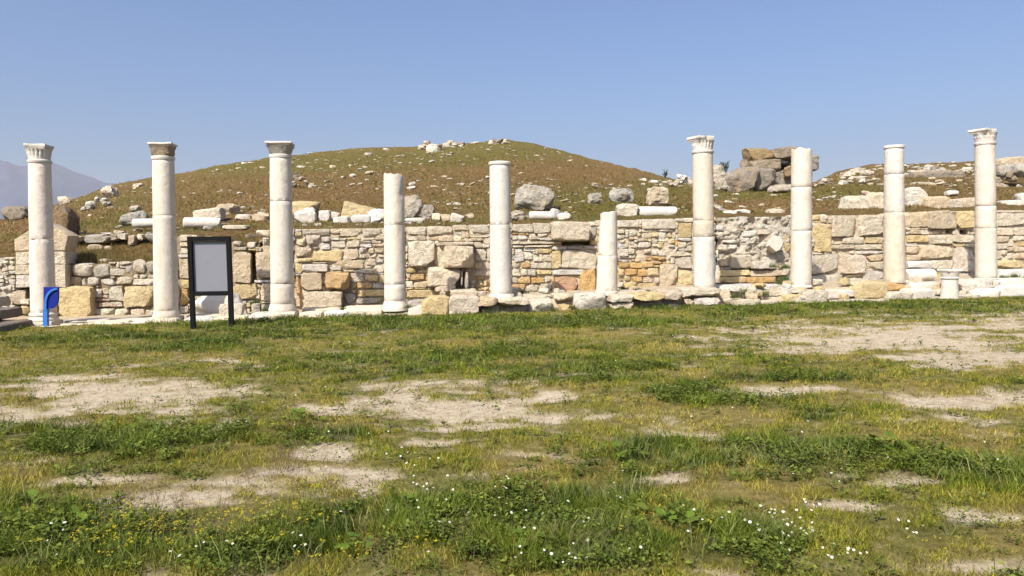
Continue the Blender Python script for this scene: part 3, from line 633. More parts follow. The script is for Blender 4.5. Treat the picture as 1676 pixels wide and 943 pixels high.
def column(label, xb, yb, xt, yt, wb, wt, joints, foot=None, cap=None, colour='W', broken=None, colours=None, lean=True, seed=1, ring=False, notch=None):
    """pixel heights: yb shaft foot, yt shaft top; joints = y of the drum joints; foot = (y bottom, width px); cap = kind, y top, width"""
    yfoot = foot[0] if foot else yb
    B = onp(xb, yfoot, 0); Y = B.y
    root = thing('column', label, 'column', B, 'columns of the colonnade')
    pz = lambda y: onp(xb + (xt - xb) * (yb - y) / max(1, yb - yt), y, 0).z - B.z
    px2m = Y / FPX * math.cos(math.atan2(B.x, B.y)); az = math.atan2(B.x, B.y)
    X0 = onp(xb, yb, 0); X1 = onp(xt, yt, 0); zb_, zt_ = pz(yb), pz(yt)
    def axis(z):
        t = (z - zb_) / max(0.1, zt_ - zb_); t = max(0, t)
        return ((X1.x - X0.x) * t, (X1.y - X0.y) * t)
    ys = [yb] + list(joints) + [yt]
    for i in range(len(ys) - 1):
        t0 = (yb - ys[i]) / (yb - yt); t1 = (yb - ys[i + 1]) / (yb - yt)
        r0 = (wb + (wt - wb) * t0) * px2m / 2; r1 = (wb + (wt - wb) * t1) * px2m / 2
        z0 = pz(ys[i]) + (0.008 if i else 0.0); z1 = pz(ys[i + 1])
        last = i == len(ys) - 2; top = None; prof = drum_profile(r0, r1, z0, z1)
        if last and broken:
            zt = z1
            def top(x, y, zt=zt): return zt - broken[0] + broken[1] * x - broken[2] * y * 0.6 + 0.05 * mnoise.noise(Vector((x * 7, y * 7, seed * 3.3))) + 0.02 * mnoise.noise(Vector((x * 19, y * 19, seed)))
            prof = prof[:-2] + [(r1, z1 - 0.02), (r1 * 0.99, z1 + 0.12), (r1 * 0.7, z1 + 0.13), (r1 * 0.35, z1 + 0.14)]
        v, f = lathe(prof, 56, 0.0045, seed * 17 + i, top, axis)
        if notch and notch[0] == i:
            nv = []
            for (x, y, z) in v:
                ax = axis(z); dx, dy = x - ax[0], y - ax[1]
                for (ang, zc, rad, dep) in notch[1]:
                    rr = math.hypot(dx, dy); ad = abs((math.atan2(dy, dx) - ang + math.pi) % (2 * math.pi) - math.pi) * rr
                    zz = z - pz(zc)
                    g = math.exp(-((ad / rad) ** 2 + (zz / (rad * 0.55)) ** 2) * 1.6)
                    kf = 1 - dep * g / max(rr, .05); dx *= kf; dy *= kf
                nv.append((ax[0] + dx, ax[1] + dy, z))
            v = nv
        cc = (colours[i] if colours else None) or PALM[colour]
        link('drum', new_mesh('drum', v, f, M['marble'], True, 45), root, cc)
    rt = wt * px2m / 2; at_ = axis(zt_)
    if ring:
        v, f = lathe([(rt * 1.0, zt_), (rt * 1.09, zt_ + .015), (rt * 1.11, zt_ + 0.05), (rt * 1.08, zt_ + 0.075), (rt * 1.03, zt_ + .085)], 56, 0.003, seed + 5)
        o = link('top_ring', new_mesh('top_ring', v, f, M['marble'], True, 40), root, PALM['W'], (at_[0], at_[1], 0))
    if foot:
        rf = foot[1] * px2m / 2; r0 = wb * px2m / 2; H = pz(yb)
        if foot[2] == 'attic':
            v, f = lathe([(rf * .96, H * .30), (rf, H * .36), (rf, H * .5), (rf * .95, H * .58), (r0 * 1.07, H * .63), (r0 * 1.06, H * .72), (r0 * 1.13, H * .77), (r0 * 1.15, H * .86), (r0 * 1.1, H * .94), (r0 * 1.02, H * 1.0)], 56, 0.008, seed + 7)
            link('base_moulding', new_mesh('base_moulding', v, f, M['marble'], True, 35), root, PALM[colour])
            pv, pf = rock_arrays((rf * 2.02, rf * 2.02, H * .34 + 0.12), 14, 6, 0.012, seed + 9)
            pv[:, 2] += H * .34 / 2 - 0.06 
            link('plinth', new_mesh('plinth', pv, pf, M['marble']), root, PALM['c'], None, (0, 0, ALPHA))
        elif foot[2] == 'plinth':
            v, f = lathe([(rf * .9, H * .42), (rf * .93, H * .6), (r0 * 1.1, H * .8), (r0 * 1.03, H * 1.0)], 56, 0.010, seed + 7)
            link('base_moulding', new_mesh('base_moulding', v, f, M['marble'], True, 35), root, PALM[colour])
            pv, pf = rock_arrays((rf * 2.0, rf * 2.0, H * .46 + 0.12), 12, 6, 0.02, seed + 9)
            pv[:, 2] += H * .46 / 2 - 0.06
            link('plinth', new_mesh('plinth', pv, pf, M['marble']), root, PALM['c'], None, (0, 0, ALPHA))
        else:
            v, f = lathe([(rf, 0), (rf, H * .3), (rf * .97, H * .5), (r0 * 1.08, H * .7), (r0 * 1.02, H * 1.0)], 56, 0.012, seed + 7)
            link('base_moulding', new_mesh('base_moulding', v, f, M['marble'], True, 35), root, PALM[colour])
    if cap:
        kind, ytop, wab = cap
        zc = pz(ytop); H = zc - zt_; rzc = ALPHA + (0.25 if seed in (7, 10) else 0); hw = wab * px2m / 2 * 1.0 / (abs(math.cos(az + rzc)) + abs(math.sin(az + rzc)) * .93)
        hw = max(hw, rt * 1.02)
        croot = bpy.data.objects.new('capital', None)
        if kind == 'plain':      # bare flaring block under a square slab
            rr = rt * 1.06
            v, f = lathe([(rr, zt_), (rr * 1.03, zt_ + .03), (rr * 1.03, zt_ + .06), (rr * .97, zt_ + .075)], 56, 0.003, seed + 11)
            link('necking', new_mesh('necking', v, f, M['marble'], True, 40), root, PALM['W'], (at_[0], at_[1], 0))
            v, f = [], []
            lv = [(rt * .92, zt_ + .075), (rt * 1.0, zt_ + H * .35), (hw * .86, zt_ + H * .62), (hw * .98, zt_ + H * .77)]
            seg = 40; V = []; F = []
            for i, (r_, z) in enumerate(lv):
                e = 2.4 + 5 * i / 3
                for s in range(seg):
                    a = 2 * math.pi * s / seg; c, sn = math.cos(a), math.sin(a); nn = (abs(c) ** e + abs(sn) ** e) ** (-1 / e)
                    q = Vector((c, sn, z)) ; ff = 1 + 0.035 * mnoise.noise(q * 3.1 + Vector((seed, 0, 0)))
                    x, y = r_ * c * nn * ff, r_ * sn * nn * ff
                    V.append((x * math.cos(ALPHA) - y * math.sin(ALPHA), x * math.sin(ALPHA) + y * math.cos(ALPHA), z))
            for i in range(3):
                for s in range(seg):
                    s2 = (s + 1) % seg; F.append((i * seg + s, i * seg + s2, (i + 1) * seg + s2, (i + 1) * seg + s))
            F.append(tuple(range(seg))[::-1]); F.append(tuple(range(3 * seg, 4 * seg)))
            cp = link('capital', new_mesh('capital', V, F, M['stone'], True, 40), root, (0.42, 0.32, 0.21) if seed == 2 else PALM['W'], (at_[0], at_[1], 0))
            V, F = abacus_mesh(hw, zt_ + H * .77, zc, 0.02, seed, None, ALPHA)
            link('abacus', new_mesh('abacus', V, F, M['marble'], True, 40), cp, PALM['W'])
        else:                    # bell with upright leaves under a hollow-sided slab
            rr = rt * 1.04
            v, f = lathe([(rr, zt_), (rr * 1.06, zt_ + .02), (rr * 1.06, zt_ + .06), (rr * .98, zt_ + .075)], 56, 0.003, seed + 11)
            link('necking', new_mesh('necking', v, f, M['marble'], True, 40), root, PALM['W'], (at_[0], at_[1], 0))
            lv = [(.97, .075), (.98, .3), (1.0, .42), (1.03, .5), (1.02, .56), (1.06, .64), (1.16, .74)]
            prof = [(rt * r_, zt_ + (z if i == 0 else H * z)) for i, (r_, z) in enumerate(lv)]
            def fl(i, a, kind=kind):
                am = (0, .02, .05, .075, .07, .06, .02)[i]
                w = abs(math.sin(a * 9)) if kind == 'leaf' else abs(math.sin(a * 4)) * .8 + 0.5 * abs(math.sin(a * 8 + i))
                return 1 + am * (w * 1.6 - 0.8)
            V, F = lathe(prof, 144, 0.006, seed, None, None, fl)
            cp = link('capital', new_mesh('capital', V, F, M['marble'], True, 30), root, PALM['W'], (at_[0], at_[1], 0))
            V, F = abacus_mesh(hw, zt_ + H * .72, zc, 0.13, seed, {7: math.radians(-48), 10: math.radians(-40), 1: None}.get(seed), ALPHA + (0.25 if seed in (7, 10) else 0))
            link('abacus', new_mesh('abacus', V, F, M['marble'], True, 40), cp, PALM['W'], (-0.05 if seed == 7 else (-0.06 if seed == 10 else 0), 0, 0))
    return root
PALM = {'W': (0.49, 0.445, 0.385), 'c': (0.475, 0.405, 0.315), 'p': (0.575, 0.49, 0.41), 'y': (0.525, 0.46, 0.375), 'w': (0.505, 0.455, 0.39), 'g': (0.58, 0.53, 0.44)}
column('leftmost marble column with fluted capital, behind the blue post', 72, 511, 66, 268, 43, 38, [392], (532, 52, 'attic'), ('leaf', 237, 48), 'p', seed=1, notch=(0, [(-1.9, 394, .10, .05), (-1.3, 397, .06, .03)]))
column('marble column with brown flaring capital, just left of the notice board', 273, 508, 268, 262, 41, 36, [353], (528, 50, 'plinth'), ('plain', 235, 49), 'y', seed=2)
column('marble column with white slab capital, just right of the notice board', 463, 497, 460, 259, 39, 35, [464, 330], (520, 50, 'plinth'), ('plain', 234, 50), 'y', seed=3, notch=(0, [(-1.0, 466, .07, .03)]))
column('ragged topped column without capital, chipped near its top', 647, 492, 645, 285, 35, 33, [465, 368], (508, 44, 'round'), None, 'y', broken=(0.03, -0.05, 0.05), seed=4, notch=(2, [(-2.35, 309, .07, .04), (-0.45, 318, .13, .06), (-0.4, 304, .08, .03)]))
column('smooth column with a thin ring for a top, middle of the row', 820, 480, 818, 271, 35, 33, [368], (488, 42, 'round'), None, 'w', seed=5, ring=True)
column('short broken leaning column, lowest of the row', 993, 476, 996, 347, 35, 27, [418], (483, 38, 'round'), None, 'y', broken=(0.02, 0.12, -.05), seed=6, notch=(1, [(-2.6, 360, .22, .03)]))
column('column with crumbling leafy capital and whiter lower half', 1153, 470, 1150, 252, 36, 33, [388, 361], (473, 38, 'round'), ('leaf', 224, 46), 'c', colours=[(0.50, 0.455, 0.395), (0.43, 0.365, 0.275), (0.48, 0.415, 0.33)], seed=7)
column('capless column with slanted bright top beside the ruined hilltop blocks', 1311, 466, 1312, 244, 35, 34, [378, 307], (470, 39, 'round'), None, 'y', broken=(0.03, -0.10, 0.10), seed=8)
column('capless column with a thin flat rim, second from the right', 1464, 461, 1463, 244, 37, 32, [348, 286], (463, 38, 'round'), None, 'c', colours=[(0.48, 0.415, 0.32), (0.49, 0.445, 0.385), (0.495, 0.45, 0.395)], seed=9, ring=True)
column('rightmost column with leafy capital, its slab jutting out left', 1614, 455, 1612, 238, 37, 34, [374, 338], (459, 40, 'round'), ('acanthus', 212, 49), 'y', seed=10, notch=(2, [(-1.4, 336, .08, .04), (-1.0, 337, .06, .04)]))

# ------------------------------------------------------------------ gabled pier behind the leftmost column
def prism(poly, depth, bev=0.02, amp=0.012, seed=0):
    """upright polygon (x, z) extruded along y with softened, uneven edges"""
    n0 = len(poly); pts = []
    for i in range(n0):
        a, b_ = Vector(poly[i]), Vector(poly[(i + 1) % n0]); m = max(2, int((b_ - a).length / 0.12))
        for k in range(m): pts.append(a + (b_ - a) * k / m)
    c = sum((Vector(p) for p in poly), Vector((0, 0))) / n0; V = []; F = []; off = Vector((seed * 1.7, 3, 9))
    lv = [(1 - bev * 2, -depth / 2), (1.0, -depth / 2 + bev), (1.0, 0), (1.0, depth / 2 - bev), (1 - bev * 2, depth / 2)]
    m = len(pts)
    for s, y in lv:
        for p in pts:
            q = c + (p - c) * s; w = Vector((q.x, y, q.y)); w += mnoise.noise_vector(w * 3 + off) * amp + mnoise.noise_vector(w * 9 + off) * amp * .5; V.append(w)
    for i in range(4):
        for s in range(m):
            s2 = (s + 1) % m; F.append((i * m + s, i * m + s2, (i + 1) * m + s2, (i + 1) * m + s))
    F.append(tuple(range(m))[::-1]); F.append(tuple(range(4 * m, 5 * m)))
    F = [tuple(reversed(f)) for f in F]
    me = bpy.data.meshes.new('p'); me.from_pydata([tuple(v) for v in V], [], F)
    bm = bmesh.new(); bm.from_mesh(me); bmesh.ops.recalc_face_normals(bm, faces=bm.faces); bm.to_mesh(me); bm.free(); return me
def prism_stone(name, polypx, off, depth, col, parent=None, mat='stone', seed=0, amp=0.02):
    P = [onp(x, y, off) for x, y in polypx]; c = sum(P, Vector()) / len(P)
    me = prism([((p - c).dot(TV), p.z - c.z) for p in P], depth, 0.02, amp, seed)
    me.materials.append(M[mat]); me.polygons.foreach_set('use_smooth', [True] * len(me.polygons)); me.set_sharp_from_angle(angle=R(35)); me.name = name
    pl = Vector(parent.location) if parent else Vector()
    return link(name, me, parent, colr(col, .04, mat), c - NV * depth / 2 - pl, WROT)
pb = onp(66, 520, WALL - 0.3)
pier = thing('stone_pier', 'stacked block pier with gabled top block behind the leftmost column', 'pier', pb)
for i, (poly, c, dp) in enumerate([(((23, 411), (22, 392), (50, 375), (80, 366), (103, 379), (112, 386), (107, 411)), 't', .62), (((25, 432), (25, 412), (107, 412), (107, 432)), 'c', .70), (((24, 449), (24, 433), (66, 433), (66, 449)), 'c', .66),
                               (((67, 470), (67, 433), (107, 433), (108, 470)), 'c', .68), (((26, 470), (26, 450), (66, 450), (66, 470)), 'w', .6), (((50, 522), (50, 471), (92, 471), (93, 523)), 'p', .7)]):
    prism_stone('block', poly, WALL - 0.32, dp, c, pier, seed=i)
hexs = prism_stone('hexagonal_stone', ((1258, 405), (1260, 396), (1269, 386), (1278, 388), (1282, 398), (1277, 410), (1270, 414)), WALL - 0.30, 0.22, 'W', None, 'marble', 5, .006)
tag(hexs, 'cream hexagonal stone leaning on the eroded mortar wall', 'stone')
hexs.rotation_euler = (R(-14), R(6), ALPHA)
# coping row on the bank behind the left columns
cop = thing('coping_row', 'row of low tan coping stones along the top of the earth bank', 'wall', onp(180, 396, WALL + 1.5))
rq = random.Random(77); x0 = 116.0; i = 0
while x0 < 292:
    w_ = rq.uniform(9, 30); x1 = x0 + w_; yt = 389 - (x0 - 116) * .026 + rq.uniform(-1.5, 2.5); yb_ = yt + rq.uniform(9, 17)
    c0 = onp(x0, yb_, WALL + 1.45); c1 = onp(x1, yt, WALL + 1.45); w = (c1 - c0).dot(TV); h = c1.z - c0.z
    v, f = rock_arrays((w * 1.02, .4, h), rq.choice((5, 8, 12)), 6, .02, 900 + i, 3.4, 0, 0, .2, 5)
    link('stone', new_mesh('stone', v, f, M['stone'], True, 24), cop, colr(rq.choice('lttcg'), .12), (c0 + c1) / 2 + NV * rq.uniform(.12, .26) + Vector((0, 0, .05)) - Vector(cop.location), WROT); x0 = x1 + rq.choice((0, 0, 0, 2, 5)); i += 1
for i, (x0, y0, x1, y1, c, lb) in enumerate([(146, 401, 168, 417, 't', 'tan stone half buried in the earth bank, the larger of two'), (170, 403, 185, 416, 'c', 'small pale stone half buried in the earth bank'), (165, 424, 184, 434, 'p', 'small pinkish stone lodged low in the earth bank')]):
    free_rock('loose_stone', lb, 'stone', x0, y0, x1, y1, c, 3.2, off=WALL + (1.05 if i < 2 else .35), dratio=.7, n=5)

# ------------------------------------------------------------------ stylobate: marble strip, blocks under the columns
def block_px(parent, x0, y0, x1, y1, col, off, depth, k=8, mat='stone', amp=0.03, down=0.12, n=7, seed=None, rz=0.0):
    a = onp(x0, y1, off); b_ = onp(x1, y0, off); w = (b_ - a).dot(TV); h = b_.z - a.z + down
    v, f = rock_arrays((w, depth, h), k * 1.4, n + 2, amp, seed if seed is not None else int(x0 * 3 + y0), 3.0, random.uniform(-.03, .03), 0, .10, 4)
    c = (a + b_) / 2 - NV * depth / 2 - Vector((0, 0, down / 2))
    return link('block', new_mesh('block', v, f, M[mat]), parent, colr(col, .06, mat), c - Vector(parent.location), (random.uniform(-.01, .01), random.uniform(-.008, .008), ALPHA + rz))
sty = thing('stylobate', 'low pale marble kerb strip under the left columns beside the grass', 'stylobate', onp(400, 525, -.4))
for i, (x0, x1, ya, yb_) in enumerate([(96, 150, 529, 533), (151, 205, 528, 533), (206, 250, 527, 531), (298, 345, 521, 528), (346, 400, 520, 527), (401, 440, 518, 525), (490, 528, 512, 518), (529, 575, 510, 516), (576, 624, 507, 513), (668, 694, 501, 508)]):
    block_px(sty, x0, ya, x1, yb_, random.choice('wWcw'), -0.38, 0.72, 10, 'marble', .012, .14)
for i, (x0, x1, ya, yb_) in enumerate([(100, 170, 524, 527), (172, 246, 523, 526), (300, 360, 516, 520), (410, 442, 513, 517), (492, 560, 505, 510), (562, 626, 502, 507), (668, 700, 495, 500)]):
    block_px(sty, x0, ya, x1, yb_, random.choice('wcWp'), 0.42, 0.62, 10, 'marble', .012, .14)
row = thing('foundation_blocks', 'row of rough tan foundation blocks at the lawn edge under the middle columns', 'stone blocks', onp(940, 510, -.5))
for (x0, y0, x1, y1, c, k, o, d) in [(692, 485, 735, 516, 'y', 7, -.62, .7), (736, 484, 786, 517, 'p', 7, -.66, .75), (787, 503, 817, 517, 'c', 6, -.52, .5), (784, 488, 814, 500, 't', 6, -.72, .9), (824, 500, 864, 513, 'c', 5, -.36, .4), (820, 488, 868, 499, 'c', 6, -.74, 1.0),
        (868, 490, 905, 511, 'c', 5.5, -.62, .7), (908, 481, 940, 492, 't', 4.5, -.40, .6), (917, 498, 938, 509, 'y', 4, -.55, .4), (943, 480, 995, 508, 'w', 4.5, -.66, .7), (1001, 482, 1042, 493, 'c', 7, -.62, .9), (1003, 494, 1040, 508, 'c', 7, -.55, .6), (1042, 480, 1089, 491, 'y', 7, -.76, 1.0),
        (1046, 495, 1086, 506, 'c', 5, -.34, .4), (1092, 476, 1122, 489, 'p', 6, -.72, .9), (1096, 497, 1121, 504, 'p', 6, -.55, .5), (1122, 472, 1182, 486, 'c', 6, -.55, 1.0), (1139, 488, 1181, 501, 'w', 6, -.62, .6), (740, 476, 782, 485, 'c', 6, -.2, .7), (1122, 489, 1139, 500, 't', 5, -.50, .5), (668, 492, 694, 500, 'W', 8, -.2, .6),
        (1000, 476, 1048, 483, 'l', 6, -.15, .7), (860, 482, 905, 489, 'c', 6, -.1, .5)]:
    block_px(row, x0, y0, x1, y1, c, o, d, k, 'stone', .028, .03)
rs = thing('stylobate', 'stepped pale slabs and blocks under the four right columns', 'stylobate', onp(1430, 480, -.4))
for (x0, y0, x1, y1, c, k, o, d, mt) in [(1172, 466, 1282, 473, 'w', 8, .05, .9, 'stone'), (1196, 490, 1246, 500, 'c', 5, -.72, .5, 'stone'), (1240, 492, 1275, 498, 'c', 5, -.68, .5, 'stone'), (1215, 477, 1290, 482, 'c', 7, -.25, .6, 'stone'), (1283, 470, 1336, 481, 'w', 7, -.3, 1.0, 'stone'), (1288, 482, 1322, 492, 'y', 5, -.5, .6, 'stone'),
        (1320, 475, 1358, 497, 'l', 6, -.66, .6, 'stone'), (1302, 488, 1322, 498, 'c', 5, -.60, .4, 'stone'), (1356, 474, 1400, 487, 'W', 7, -.45, .7, 'marble'), (1400, 462, 1458, 487, 'y', 7, -.5, .9, 'stone'), (1440, 463, 1492, 474, 'o', 7, -.25, .9, 'stone'), (1358, 489, 1470, 495, 'c', 8, -.72, .5, 'stone'),
        (1455, 478, 1500, 493, 'c', 5, -.66, .6, 'stone'), (1490, 472, 1532, 490, 'W', 5, -.68, .6, 'marble'), (1490, 462, 1540, 472, 'w', 7, -.3, .8, 'marble'), (1562, 482, 1606, 491, 'c', 5, -.74, .5, 'stone'), (1568, 462, 1600, 476, 'w', 6, -.45, .7, 'stone'), (1590, 458, 1640, 472, 'w', 7, -.38, .9, 'stone'), (1596, 472, 1640, 486, 'W', 6, -.66, .6, 'marble'),
        (1641, 466, 1690, 484, 'w', 7, -.66, .7, 'marble'), (1634, 456, 1690, 465, 'w', 8, -.3, .9, 'marble'), (1640, 441, 1695, 452, 'W', 9, .55, .6, 'marble'), (1692, 462, 1760, 484, 'c', 7, -.6, .7, 'stone'), (1520, 486, 1562, 493, 'c', 5, -.7, .5, 'stone'), (1505, 474, 1560, 484, 'g', 6, -.35, .6, 'marble')]:
    block_px(rs, x0, y0, x1, y1, c, o, d, k, mt, .022, .06)
rq = random.Random(404)
for q in range(46):
    x = rq.uniform(1182, 1700); y = rq.uniform(467, 492) - (x - 1180) * .016; w = rq.uniform(7, 20); h = rq.uniform(4, 9); t = (y - 462) / 32
    block_px(rs, x - w / 2, y - h, x + w / 2, y, rq.choice('cwlytc'), -.1 - .62 * t, rq.uniform(.15, .35), rq.choice((3, 4, 6)), 'stone', .012, .05, 4, 7000 + q, rq.uniform(-.5, .5))
for q in range(22):
    x = rq.uniform(690, 1180); y = rq.uniform(476, 486); w = rq.uniform(8, 20); h = rq.uniform(4, 8)
    block_px(row, x - w / 2, y - h, x + w / 2, y, rq.choice('cytlc'), rq.uniform(.1, .9), rq.uniform(.15, .3), rq.choice((3, 4, 6)), 'stone', .012, .05, 4, 7100 + q, rq.uniform(-.5, .5))
# fallen drum and slab between the two right columns
def lying_drum(name, label, x0, y0, x1, y1, off=None, Y=None, yaw=0.0, col='W', cat='column drum'):
    cx = (x0 + x1) / 2
    if off is not None: Y = onp(cx, y1, off).y
    if Y is None: Y = terr_Y(cx, y1 - 1)
    L = (x1 - x0) * Y / FPX; r = (y1 - y0) * Y / FPX / 2
    v, f = lathe(drum_profile(r, r * .95, -L / 2, L / 2, .02), 36, .016, int(x0), lambda x, y: L / 2 - .05 + .4 * x * y / max(r, .1) + .06 * mnoise.noise(Vector((x * 9, y * 9, x0))))
    c = at(cx, (y0 + y1) / 2, Y + r)
    o = link(name, new_mesh(name, v, f, M['marble'], True, 45), None, PALM[col], c, (0, R(90), ALPHA + yaw))
    return tag(o, label, cat)
lying_drum('column_drum', 'thick white drum lying between the two rightmost columns', 1478, 440, 1530, 462, off=.55, col='w')
free_rock('marble_slab', 'flat white marble slab on top of the thick lying drum', 'slab', 1484, 428, 1521, 440, 'W', 7, off=.95, mat='marble', dratio=.5, amp=.05)

# short white pedestal at the right
def pedestal():
    B = onp(1554, 484, -.62); Y = B.y; m = Y / FPX * math.cos(math.atan2(B.x, B.y))
    root = thing('pedestal', 'short white stump topped by a moulded slab left of the rightmost column', 'pedestal', B)
    z = lambda y: onp(1554, y, -.62).z - B.z
    v, f = lathe([(15.5 * m, -.08), (15 * m, z(478)), (14.2 * m, z(462)), (14.2 * m, z(457))], 40, .008, 51)
    link('shaft', new_mesh('shaft', v, f, M['marble'], True, 45), root, PALM['w'])
    v, f = lathe([(14.5 * m, z(457)), (16 * m, z(455)), (14.2 * m, z(453)), (15.5 * m, z(450)), (16.5 * m, z(446.5))], 40, .006, 52)
    cp = link('capital', new_mesh('capital', v, f, M['marble'], True, 30), root, PALM['w'])
    V, F = abacus_mesh(15.8 * m, z(447), z(440.5), .05, 53, R(20), ALPHA)
    link('abacus', new_mesh('abacus', V, F, M['marble'], True, 40), cp, PALM['w'])
pedestal()
# big marble lump and small block behind the board
free_rock('marble_boulder', 'large smooth greyish marble boulder on the ground behind the notice board', 'boulder', 316, 480, 408, 520, 'w', 2.4, off=1.0, mat='marble', dratio=.45, amp=.07)
free_rock('stone_block', 'small cream block leaning against the greyish marble boulder', 'block', 361, 496, 398, 518, 'c', 6, off=.55, dratio=.4)

# ------------------------------------------------------------------ stone steps at the left edge
def steps():
    B = Vector((-10.8, 14.5, 0))
    root = thing('stone_steps', 'two stone steps with shade darkened colour at the left edge of the lawn', 'steps', (B.x, B.y, 0))
    for i, (xr, wd, yf, L, z0, z1, c) in enumerate([(-10.08, 1.0, 16.2, 4.2, -.12, .16, (.20, .165, .135)), (-10.63, 1.0, 16.5, 4.0, .19, .40, (.21, .17, .14)), (-11.42, .35, 16.9, .8, .39, .62, (.62, .54, .44))]):  # dark step colours stand in for the shade on their side faces
        v, f = rock_arrays((wd, L, z1 - z0), 16, 10, .02, 300 + i, 4, 0, 0, .03, 3)
        link('step', new_mesh('step', v, f, M['stone']), root, c, Vector((xr - wd / 2, yf - L / 2, (z0 + z1) / 2)) - Vector(root.location), (0, 0, R(9)))
steps()

# ------------------------------------------------------------------ notice board
def bxm(name, x0, x1, y0, y1, z0, z1, mat, parent, bev=.004):
    bm = bmesh.new(); bmesh.ops.create_cube(bm, size=1)
    for v in bm.verts: v.co = Vector(((x0 + x1) / 2 + v.co.x * (x1 - x0), (y0 + y1) / 2 + v.co.y * (y1 - y0), (z0 + z1) / 2 + v.co.z * (z1 - z0)))
    bmesh.ops.bevel(bm, geom=bm.edges[:], offset=bev, segments=2, affect='EDGES')
    me = bpy.data.meshes.new(name); bm.to_mesh(me); bm.free(); me.materials.append(mat)
    return link(name, me, parent)
def board():
    Y = 14.7; B = at(348, 540, Y); m = Y / FPX
    B.z = float(ground_z(B.x, B.y)) 
    root = thing('notice_board', 'black framed notice board with a blank grey panel on two legs', 'sign', B, rz=R(3))
    z = lambda y: at(348, y, Y).z - B.z
    w = 34.5 * m; fw = .086; zt = z(387); zb2 = z(484); d = .045
    for s in (-1, 1):
        x0, x1 = (-w, -w + fw) if s < 0 else (w - fw, w)
        bxm('leg', x0, x1, -d, d, -.15, zt, M['black'], root)
    bxm('frame_bar', -w + fw, w - fw, -d + .002, d - .002, zt - fw, zt - .001, M['black'], root)
    bxm('frame_bar', -w + fw, w - fw, -d + .002, d - .002, zb2, zb2 + fw, M['black'], root)
    bxm('panel', -w + fw + .001, w - fw - .001, .02, .035, zb2 + fw + .001, zt - fw - .001, M['panel'], root, .001)
board()

# ------------------------------------------------------------------ blue post
def blue_post():
    Y = 15.75; B = at(84, 535, Y); m = Y / FPX; B.z = float(ground_z(B.x, B.y))
    root = thing('marker_post', 'small blue post with dark blue curved panel before the leftmost column', 'post', B)
    P = lambda x, y: ((at(x, y, Y).x - B.x), at(x, y, Y).z - B.z)
    def plate(name, poly, y0, y1, mat):
        n = len(poly); V = [(x, y0, z) for x, z in poly] + [(x, y1, z) for x, z in poly]
        F = [tuple(range(n)), tuple(range(2 * n - 1, n - 1, -1))] + [(i, i + n, (i + 1) % n + n, (i + 1) % n) for i in range(n)]
        me = bpy.data.meshes.new(name); me.from_pydata(V, [], F); bm = bmesh.new(); bm.from_mesh(me); bmesh.ops.recalc_face_normals(bm, faces=bm.faces)
        bmesh.ops.bevel(bm, geom=bm.edges[:], offset=.003, segments=1, affect='EDGES'); bm.to_mesh(me); bm.free(); me.materials.append(mat); return link(name, me, root)
    # dark panel: straight left and top, rounded lower right corner
    poly = [P(71, 470), P(71, 506), P(78, 506), P(82, 505.5), P(87, 504), P(91, 500.5), P(94, 496), P(95, 490), P(95.2, 470)]
    plate('panel', poly, 0.0, .05, M['blue'])
    arc = [(77 + 18 * (1 - math.cos(t)), 494 - 21.5 * math.sin(t)) for t in np.linspace(0, math.pi / 2, 12)]
    out = [P(x - 3.2 * (1 - k / 14), y - 1.0) for k, (x, y) in enumerate(arc)]; inn = [P(x + .6, y + 1.8) for x, y in arc]
    plate('curved_band', [P(73.0, 508)] + out + inn[::-1] + [P(77.2, 508)], -.035, -.003, M['lightblue'])
    plate('post', [P(71.2, 506.3), P(71.2, 536), P(78.6, 536), P(78.6, 506.3)], -.03, .045, M['lightblue'])
    plate('foot_plate', [P(70, 533.6), P(70, 537), P(90, 537), P(90, 533.6)], -.09, .12, M['white'])
blue_post()

